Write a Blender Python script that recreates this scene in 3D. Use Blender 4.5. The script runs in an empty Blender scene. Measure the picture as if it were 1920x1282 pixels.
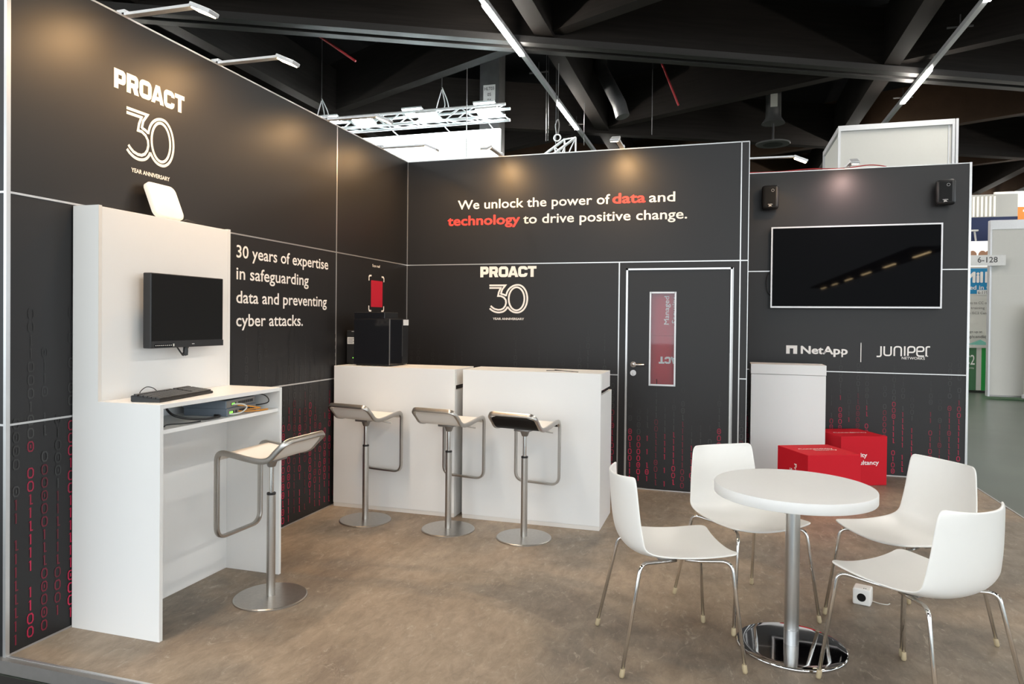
import bpy, bmesh, math, random
from mathutils import Vector, Matrix
random.seed(7)
PI = math.pi
S = bpy.context.scene
COL = S.collection

# ------------------------------------------------------------------ camera
cam_d = bpy.data.cameras.new('camera'); cam = bpy.data.objects.new('camera', cam_d); COL.objects.link(cam)
cam_d.sensor_width = 36.0
cam_d.lens = 36.0 * 1303.76 / 1920.0
cam_d.shift_y = (615.48 - 641.0) / 1920.0
cam_d.clip_start = 0.05; cam_d.clip_end = 200
YAW, PITCH, ROLL = -0.292059, -0.0107715, 0.0101486
_f = Vector((math.sin(YAW) * math.cos(PITCH), math.cos(YAW) * math.cos(PITCH), math.sin(PITCH)))
_r = Vector((math.cos(YAW), -math.sin(YAW), 0)); _u = _r.cross(_f)
_r2 = _r * math.cos(ROLL) + _u * math.sin(ROLL); _u2 = -_r * math.sin(ROLL) + _u * math.cos(ROLL)
_m = Matrix((_r2, _u2, -_f)).transposed().to_4x4(); _m.translation = Vector((2.93043, -6.18599, 1.47009))
cam.matrix_world = _m
S.camera = cam

# ------------------------------------------------------------------ world + exposure
w = bpy.data.worlds.new('hall_surround'); S.world = w; w.use_nodes = True
bg = w.node_tree.nodes['Background']; bg.inputs[0].default_value = (0.86, 0.94, 1.0, 1); bg.inputs[1].default_value = 2.5
S.view_settings.view_transform = 'Standard'; S.view_settings.look = 'None'
S.view_settings.gamma = 1.0; S.view_settings.exposure = 0.35; S.view_settings.use_curve_mapping = False
LED_POWER = 135.0         # emission of the lit pieces of the hall's line lights
SPOT_POWER = 5.8         # watts of each arm spotlight
FLOOD_POWER = 26.0

# ------------------------------------------------------------------ materials
def mat(name, col, rough=0.5, metal=0.0, spec=0.5, noise=0.06, scale=30.0, emit=None, strength=0.0, bump=0.0, aniso=None):
    m = bpy.data.materials.new(name); m.use_nodes = True
    nt = m.node_tree; b = nt.nodes['Principled BSDF']
    b.inputs['Roughness'].default_value = rough; b.inputs['Metallic'].default_value = metal
    b.inputs['Specular IOR Level'].default_value = spec
    b.inputs['Base Color'].default_value = (*col, 1)
    if emit is not None:
        b.inputs['Emission Color'].default_value = (*emit, 1); b.inputs['Emission Strength'].default_value = strength
    if noise > 0:
        tc = nt.nodes.new('ShaderNodeTexCoord'); n = nt.nodes.new('ShaderNodeTexNoise')
        n.inputs['Scale'].default_value = scale; n.inputs['Detail'].default_value = 4
        if aniso:
            mp = nt.nodes.new('ShaderNodeMapping'); mp.inputs['Scale'].default_value = aniso
            nt.links.new(tc.outputs['Object'], mp.inputs[0]); nt.links.new(mp.outputs[0], n.inputs['Vector'])
        else:
            nt.links.new(tc.outputs['Object'], n.inputs['Vector'])
        mx = nt.nodes.new('ShaderNodeMix'); mx.data_type = 'RGBA'
        mx.inputs[6].default_value = (*[c * (1 - noise) for c in col], 1); mx.inputs[7].default_value = (*[min(1, c * (1 + noise)) for c in col], 1)
        nt.links.new(n.outputs['Fac'], mx.inputs[0]); nt.links.new(mx.outputs[2], b.inputs['Base Color'])
        if bump > 0:
            bp = nt.nodes.new('ShaderNodeBump'); bp.inputs['Strength'].default_value = bump; bp.inputs['Distance'].default_value = 0.002
            nt.links.new(n.outputs['Fac'], bp.inputs['Height']); nt.links.new(bp.outputs[0], b.inputs['Normal'])
    return m

M = {}
M['print'] = mat('charcoal_printed_panel', (0.0125, 0.0120, 0.0128), 0.45, spec=0.42, noise=0.05, scale=3)
M['alu'] = mat('aluminium_profile', (0.58, 0.58, 0.58), 0.32, metal=0.75, noise=0.03)
M['white'] = mat('white_laminate', (0.80, 0.80, 0.79), 0.38, noise=0.012, scale=5)
M['white_edge'] = mat('white_edge_band', (0.74, 0.71, 0.67), 0.45, noise=0.02)
M['ink'] = mat('white_ink', (0.86, 0.84, 0.81), 0.5, noise=0.02)
M['redink'] = mat('coral_red_ink', (0.78, 0.055, 0.045), 0.5, noise=0.02)
M['crimson'] = mat('crimson_ink', (0.48, 0.012, 0.035), 0.5, noise=0.02)
M['shell'] = mat('white_moulded_plastic', (0.84, 0.83, 0.80), 0.34, noise=0.01)
M['ply'] = mat('white_lacquered_plywood', (0.82, 0.79, 0.74), 0.4, noise=0.01)
M['ply_dark'] = mat('black_underside', (0.006, 0.005, 0.005), 0.5, noise=0.05, spec=0.2)
M['chrome'] = mat('chrome_tube', (0.80, 0.79, 0.77), 0.10, metal=1, noise=0.01)
M['mirror'] = mat('polished_steel', (0.62, 0.61, 0.60), 0.05, metal=1, noise=0.01)
M['steel'] = mat('brushed_steel', (0.50, 0.48, 0.45), 0.34, metal=1, noise=0.12, scale=60, aniso=(1, 1, 14))
M['steel_dk'] = mat('grey_cast_metal', (0.30, 0.29, 0.28), 0.4, metal=0.8, noise=0.05)
M['column'] = mat('satin_aluminium_column', (0.55, 0.56, 0.56), 0.28, metal=1, noise=0.04)
M['rubber'] = mat('beige_plastic_foot', (0.42, 0.34, 0.21), 0.55)
M['black'] = mat('black_plastic', (0.014, 0.014, 0.015), 0.42)
M['keys'] = mat('dark_grey_keys', (0.035, 0.032, 0.030), 0.38)
M['black_gloss'] = mat('black_gloss_plastic', (0.008, 0.008, 0.010), 0.09, noise=0.02)
M['screen'] = mat('black_screen_glass', (0.002, 0.002, 0.0025), 0.025, spec=0.025, noise=0.02)
M['screen_matt'] = mat('matt_black_screen', (0.004, 0.004, 0.004), 0.5, spec=0.2, noise=0.02)
M['silver'] = mat('silver_plastic', (0.62, 0.63, 0.65), 0.35, metal=0.3)
M['red_cube'] = mat('red_printed_fabric', (0.56, 0.008, 0.020), 0.7, noise=0.05, scale=120, spec=0.25)
M['grey_net'] = mat('blue_grey_metal_case', (0.19, 0.23, 0.28), 0.42, metal=0.2)
M['orange_cable'] = mat('orange_cable', (0.75, 0.32, 0.04), 0.5)
M['grey_cable'] = mat('light_grey_cable', (0.62, 0.62, 0.58), 0.5)
M['label'] = mat('paper_sticker', (0.75, 0.75, 0.74), 0.6)
M['red_cable'] = mat('red_cable', (0.35, 0.015, 0.02), 0.5)
M['beam'] = mat('dark_stained_timber', (0.0165, 0.0135, 0.0118), 0.7, spec=0.15, noise=0.5, scale=4, aniso=(0.3, 0.3, 6))
M['beam_brown'] = mat('brown_glulam', (0.040, 0.022, 0.012), 0.7, spec=0.2, noise=0.3, scale=4)
M['rail'] = mat('grey_painted_rail', (0.036, 0.034, 0.033), 0.5, spec=0.3, noise=0.1)
M['edge'] = mat('grey_ramp_profile', (0.20, 0.19, 0.18), 0.45, metal=0.3, noise=0.1)
M['blackceil'] = mat('black_ceiling', (0.006, 0.006, 0.007), 0.9, spec=0.1)
M['duct'] = mat('galvanised_duct', (0.16, 0.16, 0.16), 0.4, metal=0.6, noise=0.2, scale=8)
M['truss'] = mat('bare_aluminium_truss', (0.80, 0.82, 0.83), 0.4, metal=0.35)
M['blackcarpet'] = mat('black_aisle_carpet', (0.010, 0.010, 0.010), 0.5, noise=0.3, scale=200)
M['booth_white'] = mat('off_white_booth_panel', (0.60, 0.595, 0.56), 0.5, noise=0.015)
M['blue'] = mat('cyan_blue_print', (0.01, 0.24, 0.50), 0.5)
M['navy'] = mat('navy_print', (0.006, 0.02, 0.09), 0.5)
M['green'] = mat('green_counter_print', (0.012, 0.30, 0.055), 0.4)
M['green_dk'] = mat('muted_green_print', (0.055, 0.16, 0.075), 0.4)
M['teal'] = mat('teal_fabric', (0.10, 0.30, 0.25), 0.7)
M['orange'] = mat('orange_print', (0.8, 0.24, 0.03), 0.5)
M['skin'] = mat('skin_tone_print', (0.45, 0.24, 0.15), 0.6)
M['grey_text'] = mat('grey_print', (0.09, 0.09, 0.09), 0.6)
M['led'] = mat('led_diffuser', (0.9, 0.9, 0.9), 0.5, noise=0, emit=(1, 0.95, 0.87), strength=LED_POWER)
M['spotled'] = mat('spotlight_lens', (0.9, 0.9, 0.9), 0.5, noise=0, emit=(1, 0.74, 0.45), strength=26)
M['flood'] = mat('floodlight_lens', (0.9, 0.9, 0.9), 0.5, noise=0, emit=(0.80, 0.97, 1.0), strength=45)
M['litsign'] = mat('backlit_white_sign', (0.9, 0.9, 0.9), 0.5, noise=0, emit=(0.90, 0.98, 1.0), strength=2.6)
M['litwall'] = mat('lit_photo_poster', (0.9, 0.9, 0.9), 0.5, noise=0, emit=(1.0, 0.95, 0.85), strength=0.7)
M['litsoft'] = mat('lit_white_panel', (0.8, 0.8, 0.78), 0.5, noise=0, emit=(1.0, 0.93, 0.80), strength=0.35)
M['led_warm'] = mat('warm_led_diffuser', (0.9, 0.9, 0.9), 0.5, noise=0, emit=(1, 0.72, 0.38), strength=LED_POWER)
M['led_g'] = mat('green_indicator', (0.2, 0.8, 0.1), 0.5, noise=0, emit=(0.3, 1, 0.1), strength=1.2)

def glass_mat():
    m = bpy.data.materials.new('clear_window_glass'); m.use_nodes = True; nt = m.node_tree
    for n in list(nt.nodes): nt.nodes.remove(n)
    o = nt.nodes.new('ShaderNodeOutputMaterial'); t = nt.nodes.new('ShaderNodeBsdfTransparent'); g = nt.nodes.new('ShaderNodeBsdfGlossy')
    g.inputs['Roughness'].default_value = 0.03; t.inputs[0].default_value = (0.93, 0.94, 0.95, 1)
    fr = nt.nodes.new('ShaderNodeFresnel'); fr.inputs[0].default_value = 1.5; mx = nt.nodes.new('ShaderNodeMixShader')
    nt.links.new(fr.outputs[0], mx.inputs[0]); nt.links.new(t.outputs[0], mx.inputs[1]); nt.links.new(g.outputs[0], mx.inputs[2]); nt.links.new(mx.outputs[0], o.inputs[0])
    return m
M['glass'] = glass_mat()

def floor_mat():
    m = bpy.data.materials.new('concrete_look_vinyl'); m.use_nodes = True; nt = m.node_tree; L = nt.links
    b = nt.nodes['Principled BSDF']; tc = nt.nodes.new('ShaderNodeTexCoord')
    def noise(sc, det, mapping=None, dist=0.0, rough=0.55):
        n = nt.nodes.new('ShaderNodeTexNoise'); n.inputs['Scale'].default_value = sc; n.inputs['Detail'].default_value = det
        n.inputs['Distortion'].default_value = dist; n.inputs['Roughness'].default_value = rough
        mp = nt.nodes.new('ShaderNodeMapping'); mp.inputs['Scale'].default_value = mapping or (1, 1, 1); mp.inputs['Rotation'].default_value = (0, 0, 0.12)
        L.new(tc.outputs['Object'], mp.inputs[0]); L.new(mp.outputs[0], n.inputs['Vector']); return n
    def ramp(src, stops):
        r = nt.nodes.new('ShaderNodeValToRGB'); L.new(src.outputs['Fac'], r.inputs[0])
        e = r.color_ramp.elements
        e[0].position, e[0].color = stops[0][0], (*stops[0][1], 1); e[1].position, e[1].color = stops[-1][0], (*stops[-1][1], 1)
        for p, c in stops[1:-1]:
            k = e.new(p); k.color = (*c, 1)
        return r
    def mix(fac, a, c, mode='MIX'):
        x = nt.nodes.new('ShaderNodeMix'); x.data_type = 'RGBA'; x.blend_type = mode
        if isinstance(fac, float): x.inputs[0].default_value = fac
        else: L.new(fac, x.inputs[0])
        L.new(a, x.inputs[6]); L.new(c, x.inputs[7]); return x
    base = ramp(noise(1.1, 8, (1.0, 0.55, 1), 0.6), [(0.30, (0.165, 0.125, 0.092)), (0.48, (0.300, 0.232, 0.170)), (0.70, (0.400, 0.318, 0.240))])
    grey = ramp(noise(0.75, 6, (0.8, 1.3, 1), 0.9), [(0.47, (0, 0, 0)), (0.60, (0.75, 0.75, 0.75))])
    gcol = ramp(noise(7, 6), [(0.3, (0.120, 0.103, 0.086)), (0.7, (0.205, 0.180, 0.150))])
    x1 = mix(grey.outputs[0], base.outputs[0], gcol.outputs[0])
    fine = ramp(noise(17, 12, (1, 0.45, 1), 0.5, 0.78), [(0.28, (0.66, 0.66, 0.66)), (0.72, (1.28, 1.28, 1.28))])
    x2 = mix(1.0, x1.outputs[2], fine.outputs[0], 'MULTIPLY')
    scr = ramp(noise(9, 12, (1.6, 0.8, 1), 1.8, 0.8), [(0.55, (0, 0, 0)), (0.68, (0.6, 0.6, 0.6))])
    sc = nt.nodes.new('ShaderNodeRGB'); sc.outputs[0].default_value = (0.55, 0.48, 0.39, 1)
    x3 = mix(scr.outputs[0], x2.outputs[2], sc.outputs[0])
    L.new(x3.outputs[2], b.inputs['Base Color'])
    rr = ramp(noise(3, 5), [(0.3, (0.42, 0.42, 0.42)), (0.7, (0.56, 0.56, 0.56))]); L.new(rr.outputs[0], b.inputs['Roughness'])
    b.inputs['Specular IOR Level'].default_value = 0.35
    return m
M['floor'] = floor_mat()
def hall_floor_mat():
    m = mat('grey_green_painted_concrete', (0.105, 0.125, 0.105), 0.30, noise=0.25, scale=1.4)
    return m
M['hallfloor'] = hall_floor_mat()

def digits_mat():
    m = bpy.data.materials.new('red_binary_print'); m.use_nodes = True; nt = m.node_tree; b = nt.nodes['Principled BSDF']
    a = nt.nodes.new('ShaderNodeVertexColor'); a.layer_name = 'ink'
    nt.links.new(a.outputs[0], b.inputs['Base Color']); b.inputs['Roughness'].default_value = 0.45
    b.inputs['Specular IOR Level'].default_value = 0.4
    return m
M['digits'] = digits_mat()

# ------------------------------------------------------------------ mesh helpers
class MB:
    def __init__(s): s.b = bmesh.new()
    def _add(s, vs, fs):
        v = [s.b.verts.new(p) for p in vs]
        for f in fs:
            try: s.b.faces.new([v[i] for i in f])
            except ValueError: pass
        return s
    def box(s, x0, x1, y0, y1, z0, z1, bev=0.0, seg=2, mx=None):
        t = bmesh.new(); bmesh.ops.create_cube(t, size=1)
        for v in t.verts:
            v.co = Vector(((x0 + x1) / 2 + v.co.x * (x1 - x0), (y0 + y1) / 2 + v.co.y * (y1 - y0), (z0 + z1) / 2 + v.co.z * (z1 - z0)))
        if bev > 0: bmesh.ops.bevel(t, geom=list(t.edges), offset=bev, segments=seg, profile=0.5, affect='EDGES')
        return s.merge(t, mx)
    def merge(s, t, mx=None):
        if mx is not None: bmesh.ops.transform(t, matrix=mx, verts=t.verts)
        t.verts.index_update()
        s._add([v.co.copy() for v in t.verts], [[v.index for v in f.verts] for f in t.faces]); t.free(); return s
    def lathe(s, prof, n=32, c=(0, 0, 0)):
        vs = []; fs = []
        for (r, z) in prof:
            for k in range(n):
                a = 2 * PI * k / n; vs.append((c[0] + r * math.cos(a), c[1] + r * math.sin(a), c[2] + z))
        for i in range(len(prof) - 1):
            for k in range(n):
                k2 = (k + 1) % n; fs.append([i * n + k, i * n + k2, (i + 1) * n + k2, (i + 1) * n + k])
        fs.append(list(range(n))[::-1]); fs.append([(len(prof) - 1) * n + k for k in range(n)])
        return s._add(vs, fs)
    def tube(s, pts, r, n=10, closed=False, rad=None):
        pts = [Vector(p) for p in pts]; N = len(pts); vs = []; fs = []
        t0 = (pts[1] - pts[0]).normalized(); ref = Vector((0, 0, 1)) if abs(t0.z) < 0.9 else Vector((1, 0, 0))
        nrm = t0.cross(ref).normalized()
        for i, p in enumerate(pts):
            if closed: t = (pts[(i + 1) % N] - pts[i - 1])
            else: t = pts[min(i + 1, N - 1)] - pts[max(i - 1, 0)]
            t.normalize(); nrm = (nrm - t * nrm.dot(t)).normalized(); bn = t.cross(nrm)
            rr = rad[i] if rad else r
            for k in range(n):
                a = 2 * PI * k / n; vs.append(p + nrm * (rr * math.cos(a)) + bn * (rr * math.sin(a)))
        for i in range(N if closed else N - 1):
            j = (i + 1) % N
            for k in range(n):
                k2 = (k + 1) % n; fs.append([i * n + k, i * n + k2, j * n + k2, j * n + k])
        if not closed: fs.append(list(range(n))[::-1]); fs.append([(N - 1) * n + k for k in range(n)])
        return s._add(vs, fs)
    def bar(s, a, b, r, n=8): return s.tube([a, b], r, n)
    def sweep_rect(s, pts, nrms, wn, wb, closed=True):
        N = len(pts); vs = []; fs = []
        for i in range(N):
            p = Vector(pts[i]); t = (Vector(pts[(i + 1) % N]) - Vector(pts[i - 1])).normalized()
            nv = Vector(nrms[i]); nv = (nv - t * nv.dot(t)).normalized(); bv = t.cross(nv)
            c = 0.3
            for (a, b) in ((-1, -1 + c), (-1 + c, -1), (1 - c, -1), (1, -1 + c), (1, 1 - c), (1 - c, 1), (-1 + c, 1), (-1, 1 - c)):
                vs.append(p + nv * (a * wn / 2) + bv * (b * wb / 2))
        n = 8
        for i in range(N):
            j = (i + 1) % N
            for k in range(n):
                k2 = (k + 1) % n; fs.append([i * n + k, i * n + k2, j * n + k2, j * n + k])
        return s._add(vs, fs)
    def build(s, name, m, parent=None, loc=None, smooth=False, auto=None, keep=None):
        bmesh.ops.recalc_face_normals(s.b, faces=s.b.faces)
        if loc is not None: bmesh.ops.translate(s.b, vec=-Vector(loc), verts=s.b.verts)
        me = bpy.data.meshes.new(name); s.b.to_mesh(me); s.b.free()
        me.materials.append(m)
        if smooth or auto:
            for p in me.polygons: p.use_smooth = True
            if auto:
                try: me.set_sharp_from_angle(angle=math.radians(auto))
                except Exception: pass
        o = bpy.data.objects.new(name, me); COL.objects.link(o)
        if loc is not None: o.location = loc
        if parent is not None: o.parent = parent
        return o

def tag(o, label, cat, group=None):
    o['label'] = label; o['category'] = cat
    if group: o['group'] = group
    return o
def thing(name, label, cat, loc=(0, 0, 0), rz=0.0, group=None):
    o = bpy.data.objects.new(name, None); COL.objects.link(o); o.location = loc; o.rotation_euler = (0, 0, rz)
    o.empty_display_size = 0.05
    return tag(o, label, cat, group)
def struct(o): o['kind'] = 'structure'; return o
def copy_thing(root, loc, rz, label):
    r = root.copy(); COL.objects.link(r); r.location = loc; r.rotation_euler = (0, 0, rz); r['label'] = label
    for ch in root.children:
        c = ch.copy(); COL.objects.link(c); c.parent = r
        for g in ch.children:
            d = g.copy(); COL.objects.link(d); d.parent = c
    return r
def fillet(pts, r, n=6, closed=False):
    pts = [Vector(p) for p in pts]; out = []; N = len(pts)
    rs = r if isinstance(r, (list, tuple)) else [r] * N
    for i in range(N):
        if not closed and i in (0, N - 1): out.append(pts[i]); continue
        a, p, b = pts[i - 1], pts[i], pts[(i + 1) % N]
        u = (a - p).normalized(); v = (b - p).normalized(); ang = u.angle(v)
        if ang > PI - 0.02 or rs[i] <= 0: out.append(p); continue
        d = min(rs[i] / math.tan(ang / 2), 0.48 * (a - p).length, 0.48 * (b - p).length)
        p0 = p + u * d; p1 = p + v * d
        for k in range(n + 1):
            t = k / n; out.append(p0 * (1 - t) ** 2 + p * 2 * t * (1 - t) + p1 * t ** 2)
    return out
def catmull(pts, n=8, closed=False):
    P = [Vector(p) for p in pts]; out = []; N = len(P)
    for i in range(N if closed else N - 1):
        g = (lambda k: P[k % N]) if closed else (lambda k: P[max(0, min(N - 1, k))])
        p0, p1, p2, p3 = g(i - 1), g(i), g(i + 1), g(i + 2)
        for k in range(n):
            t = k / n
            out.append(0.5 * ((2 * p1) + (-p0 + p2) * t + (2 * p0 - 5 * p1 + 4 * p2 - p3) * t * t + (-p0 + 3 * p1 - 3 * p2 + p3) * t ** 3))
    if not closed: out.append(P[-1])
    return out

# ---- flat lettering: everything is drawn in (u, v) and laid onto a plane given by origin, right and up
class Print:
    """flat shapes in (u, v); each new shape lies a hair above the last so that overlaps never share a plane"""
    def __init__(s): s.v = []; s.f = []; s.k = 0
    def _lv(s): s.k += 1; return (s.k % 48) * 0.00003
    def poly(s, pts):
        i = len(s.v); h = s._lv(); s.v += [(p[0], p[1], h) for p in pts]; s.f.append(list(range(i, i + len(pts)))); return s
    def stroke(s, pts, wd, closed=False):
        P = [Vector((p[0], p[1])) for p in pts]; N = len(P); i0 = len(s.v); h = s._lv()
        for i in range(N):
            if closed: a, b = P[i - 1], P[(i + 1) % N]
            else: a, b = P[max(i - 1, 0)], P[min(i + 1, N - 1)]
            d1 = (P[i] - a); d2 = (b - P[i])
            d1 = d1.normalized() if d1.length > 1e-9 else d2.normalized(); d2 = d2.normalized() if d2.length > 1e-9 else d1
            t = (d1 + d2).normalized(); n = Vector((-t.y, t.x)); k = 1 / max(0.4, n.dot(Vector((-d1.y, d1.x))))
            q = P[i] + n * (wd / 2 * k); r = P[i] - n * (wd / 2 * k)
            s.v += [(q.x, q.y, h), (r.x, r.y, h)]
        for i in range(N if closed else N - 1):
            j = (i + 1) % N; s.f.append([i0 + 2 * i, i0 + 2 * j, i0 + 2 * j + 1, i0 + 2 * i + 1])
        return s
    def text(s, body, u, v, width, cap, bold=0.0):
        c = bpy.data.curves.new('t', 'FONT'); c.body = body; c.size = 1.0; c.resolution_u = 3
        o = bpy.data.objects.new('t', c); COL.objects.link(o)
        dg = bpy.context.evaluated_depsgraph_get(); me = o.evaluated_get(dg).to_mesh()
        vs = [x.co.copy() for x in me.vertices]; fs = [list(p.vertices) for p in me.polygons]
        o.evaluated_get(dg).to_mesh_clear(); bpy.data.objects.remove(o); bpy.data.curves.remove(c)
        x0 = min(p.x for p in vs); x1 = max(p.x for p in vs); sy = cap / (CAP + 2 * bold)
        sx = width / (x1 - x0 + 2 * bold) if width else sy
        sh = [(0, 0)] if bold <= 0 else [(0, 0)] + [(bold * math.cos(q * PI / 4), bold * math.sin(q * PI / 4)) for q in range(8)]
        for (du, dv) in sh:
            i = len(s.v); h = s._lv()
            s.v += [(u + (p.x - x0 + bold + du) * sx, v + (p.y + bold + dv) * sy, h) for p in vs]; s.f += [[i + k for k in f] for f in fs]
        return s
    def xf(s, fn): s.v = [(*fn(p[0], p[1]), p[2]) for p in s.v]; return s
    def lay(s, name, m, origin, right, up, parent=None, ink=None, off=0.0012, label=None):
        R = Vector(right).normalized(); U = Vector(up).normalized(); Nn = R.cross(U); O = Vector(origin) + Nn * off
        me = bpy.data.meshes.new(name); me.from_pydata([O + R * a + U * b + Nn * h for a, b, h in s.v], [], s.f); me.materials.append(m)
        for p in me.polygons:
            if p.normal.dot(Nn) < 0: p.flip()
        if ink:
            at = me.color_attributes.new('ink', 'FLOAT_COLOR', 'POINT')
            for k, cc in enumerate(ink): at.data[k].color = (*cc, 1)
        me.update(); o = bpy.data.objects.new(name, me); COL.objects.link(o)
        if parent is not None: o.parent = parent
        if label: o['label'] = label
        return o
def _cap_height():
    c = bpy.data.curves.new('t', 'FONT'); c.body = 'H'; c.size = 1.0
    o = bpy.data.objects.new('t', c); COL.objects.link(o)
    dg = bpy.context.evaluated_depsgraph_get(); me = o.evaluated_get(dg).to_mesh(); h = max(v.co.y for v in me.vertices)
    o.evaluated_get(dg).to_mesh_clear(); bpy.data.objects.remove(o); bpy.data.curves.remove(c); return h
CAP = _cap_height()

def arc(cx, cy, rx, ry, a0, a1, n=10):
    return [(cx + rx * math.cos(math.radians(a0 + (a1 - a0) * k / n)), cy + ry * math.sin(math.radians(a0 + (a1 - a0) * k / n))) for k in range(n + 1)]
def proact():                       # block capitals, one unit high, 5.21 wide
    p = Print(); t = 0.27; h = t / 2
    def bowl(x, w, top, bot): return [(x, top - h)] + [(x + w - 0.24, top - h)] + arc(x + w - 0.24 - 0.0, top - 0.24, 0.24 - h, 0.24 - h, 90, 0, 5) + arc(x + w - 0.24, bot + 0.24, 0.24 - h, 0.24 - h, 0, -90, 5) + [(x, bot + h)]
    p.poly([(0, 0), (t + .02, 0), (t + .02, 1), (0, 1)]); p.stroke(bowl(0.1, 0.69, 1, 0.26), t)
    x = 0.85; p.poly([(x, 0), (x + t + .02, 0), (x + t + .02, 1), (x, 1)]); p.stroke(bowl(x + .1, 0.72, 1, 0.30), t)
    p.poly([(x + 0.36, 0.42), (x + 0.54, 0.0), (x + 0.86, 0.0), (x + 0.70, 0.50)])
    x = 1.74; w = 0.90; r = 0.30
    p.stroke(arc(x + w - r, 1 - r, r - h, r - h, 0, 90, 6) + arc(x + r, 1 - r, r - h, r - h, 90, 180, 6) + arc(x + r, r, r - h, r - h, 180, 270, 6) + arc(x + w - r, r, r - h, r - h, 270, 360, 6), t, True)
    x = 2.60
    p.poly([(x, 0), (x + 0.29, 0), (x + 0.60, 1), (x + 0.34, 1)]); p.poly([(x + 0.40, 1), (x + 0.66, 1), (x + 0.98, 0), (x + 0.69, 0)]); p.poly([(x + .22, .16), (x + .76, .16), (x + .70, .38), (x + .28, .38)])
    p.poly([(x + .34, 1), (x + .66, 1), (x + .58, .7), (x + .42, .7)])
    x = 3.56; w = 0.86
    p.stroke([(x + w - h, 0.66)] + arc(x + w - r, 1 - r, r - h, r - h, 0, 90, 6) + arc(x + r, 1 - r, r - h, r - h, 90, 180, 6) + arc(x + r, r, r - h, r - h, 180, 270, 6) + arc(x + w - r, r, r - h, r - h, 270, 360, 6) + [(x + w - h, 0.36)], t)
    x = 4.44; p.poly([(x, 1 - .25), (x + 0.80, 1 - .25), (x + 0.80, 1), (x, 1)]); p.poly([(x + .26, 0), (x + .55, 0), (x + .55, .8), (x + .26, .8)])
    return p
def thirty():                       # double-line figures, drawn on a 785 x 588 grid, returned 1 x 1
    p = Print(); t = 34
    def g(x, y): return (x - 403, 1038 - y)
    def st(pts, closed=False): p.stroke([g(*q) for q in pts], t, closed)
    st([(403, 473), (728, 473), (662, 560), (640, 640), (655, 648), (700, 660), (742, 682)])
    st([(403, 525), (634, 525), (596, 610), (580, 688), (640, 690), (700, 720), (738, 770), (745, 830), (728, 890), (690, 940), (640, 965), (580, 968), (510, 950), (460, 915), (434, 888)])
    st([tuple(q)[:2] for q in catmull([(412, 940, 0), (460, 980, 0), (530, 1012, 0), (610, 1021, 0), (690, 1002, 0), (745, 958, 0), (775, 905, 0)], 6)])
    oc = [(742, 690), (765, 610), (810, 540), (880, 488), (955, 467), (1030, 475), (1100, 528), (1150, 620), (1170, 745), (1150, 865), (1100, 955), (1030, 1008), (960, 1021), (890, 1008), (830, 970), (775, 905)]
    st([tuple(q)[:2] for q in catmull([(*q, 0) for q in oc], 5)])
    st([(955 + 157 * math.cos(2 * PI * k / 40), 745 + 232 * math.sin(2 * PI * k / 40)) for k in range(40)], True)
    return p.xf(lambda a, b: (a / 785, b / 588))
def place_logo(wall, origin_fn, u0, u1, zp0, zp1, a0, a1, z0, z1, y0, y1, zy0, zy1):
    """PROACT / 30 / YEAR ANNIVERSARY, each in its own rectangle; origin_fn -> (origin, right)"""
    O, R = origin_fn
    lo = proact().xf(lambda a, b: (u0 + a / 5.24 * (u1 - u0), zp0 + b * (zp1 - zp0)))
    lo.lay('brand_lettering', M['ink'], O, R, (0, 0, 1), wall, label='heavy white block capitals above the number')
    th = thirty().xf(lambda a, b: (a0 + a * (a1 - a0), z0 + b * (z1 - z0)))
    th.lay('anniversary_numeral', M['ink'], O, R, (0, 0, 1), wall, label='white double-line number 30')
    ye = Print().text('YEAR ANNIVERSARY', y0, zy0, y1 - y0, zy1 - zy0, 0.025)
    ye.lay('anniversary_lettering', M['ink'], O, R, (0, 0, 1), wall, label='small white words YEAR ANNIVERSARY')

RED = (0.55, 0.016, 0.075); DARK = (0.0115, 0.0112, 0.0118)
def binary(name, u0, u1, ztop, O, R, parent, skip=(), pitch=0.0755, zp=0.059, seed=1, z0=0.05, gain=1.0):
    rnd = random.Random(seed); p = Print(); ink = []
    u = u0
    while u < u1:
        top = ztop * rnd.uniform(0.62, 1.0); col_gain = rnd.choice((1.0, 1.0, 0.85, 0.6, 0.35)) * gain
        z = z0 + rnd.uniform(0, 0.05); run = rnd.random() < 0.5
        if not any(a < u < b for a, b in skip) and rnd.random() > 0.06:
            while z < top:
                f = max(0.0, min(1.0, 1.15 * (1 - z / top) ** 0.85)) * col_gain * rnd.uniform(0.7, 1.0)
                c = tuple(d + (r - d) * f for r, d in zip(RED, DARK))
                if z > 0.62 * top: c = tuple(d + 0.035 * (1 - (z - .62 * top) / (.4 * top)) for d in DARK)
                if rnd.random() > 0.1:
                    n0 = len(p.v)
                    if rnd.random() < 0.25: run = not run
                    if run:
                        a, b = 0.0125, 0.0205; k = 0.006
                        p.stroke([(u - a + k, z - b), (u + a - k, z - b), (u + a, z - b + k * 1.6), (u + a, z + b - k * 1.6), (u + a - k, z + b), (u - a + k, z + b), (u - a, z + b - k * 1.6), (u - a, z - b + k * 1.6)], 0.0062, True)
                        if rnd.random() < 0.35: p.poly([(u - .003, z - .008), (u + .003, z - .008), (u + .003, z + .008), (u - .003, z + .008)])
                    else:
                        p.poly([(u - .003, z - .023), (u + .0035, z - .023), (u + .0035, z + .023), (u - .003, z + .023)])
                        p.poly([(u - .010, z + .014), (u - .003, z + .018), (u - .003, z + .023)])
                        if rnd.random() < 0.3: p.poly([(u + .0035, z - .023), (u + .011, z - .023), (u + .011, z - .017), (u + .0035, z - .017)])
                    ink += [c] * (len(p.v) - n0)
                z += zp
        u += pitch
    return p.lay(name, M['digits'], O, R, (0, 0, 1), parent, ink=ink, off=0.0010)

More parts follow.
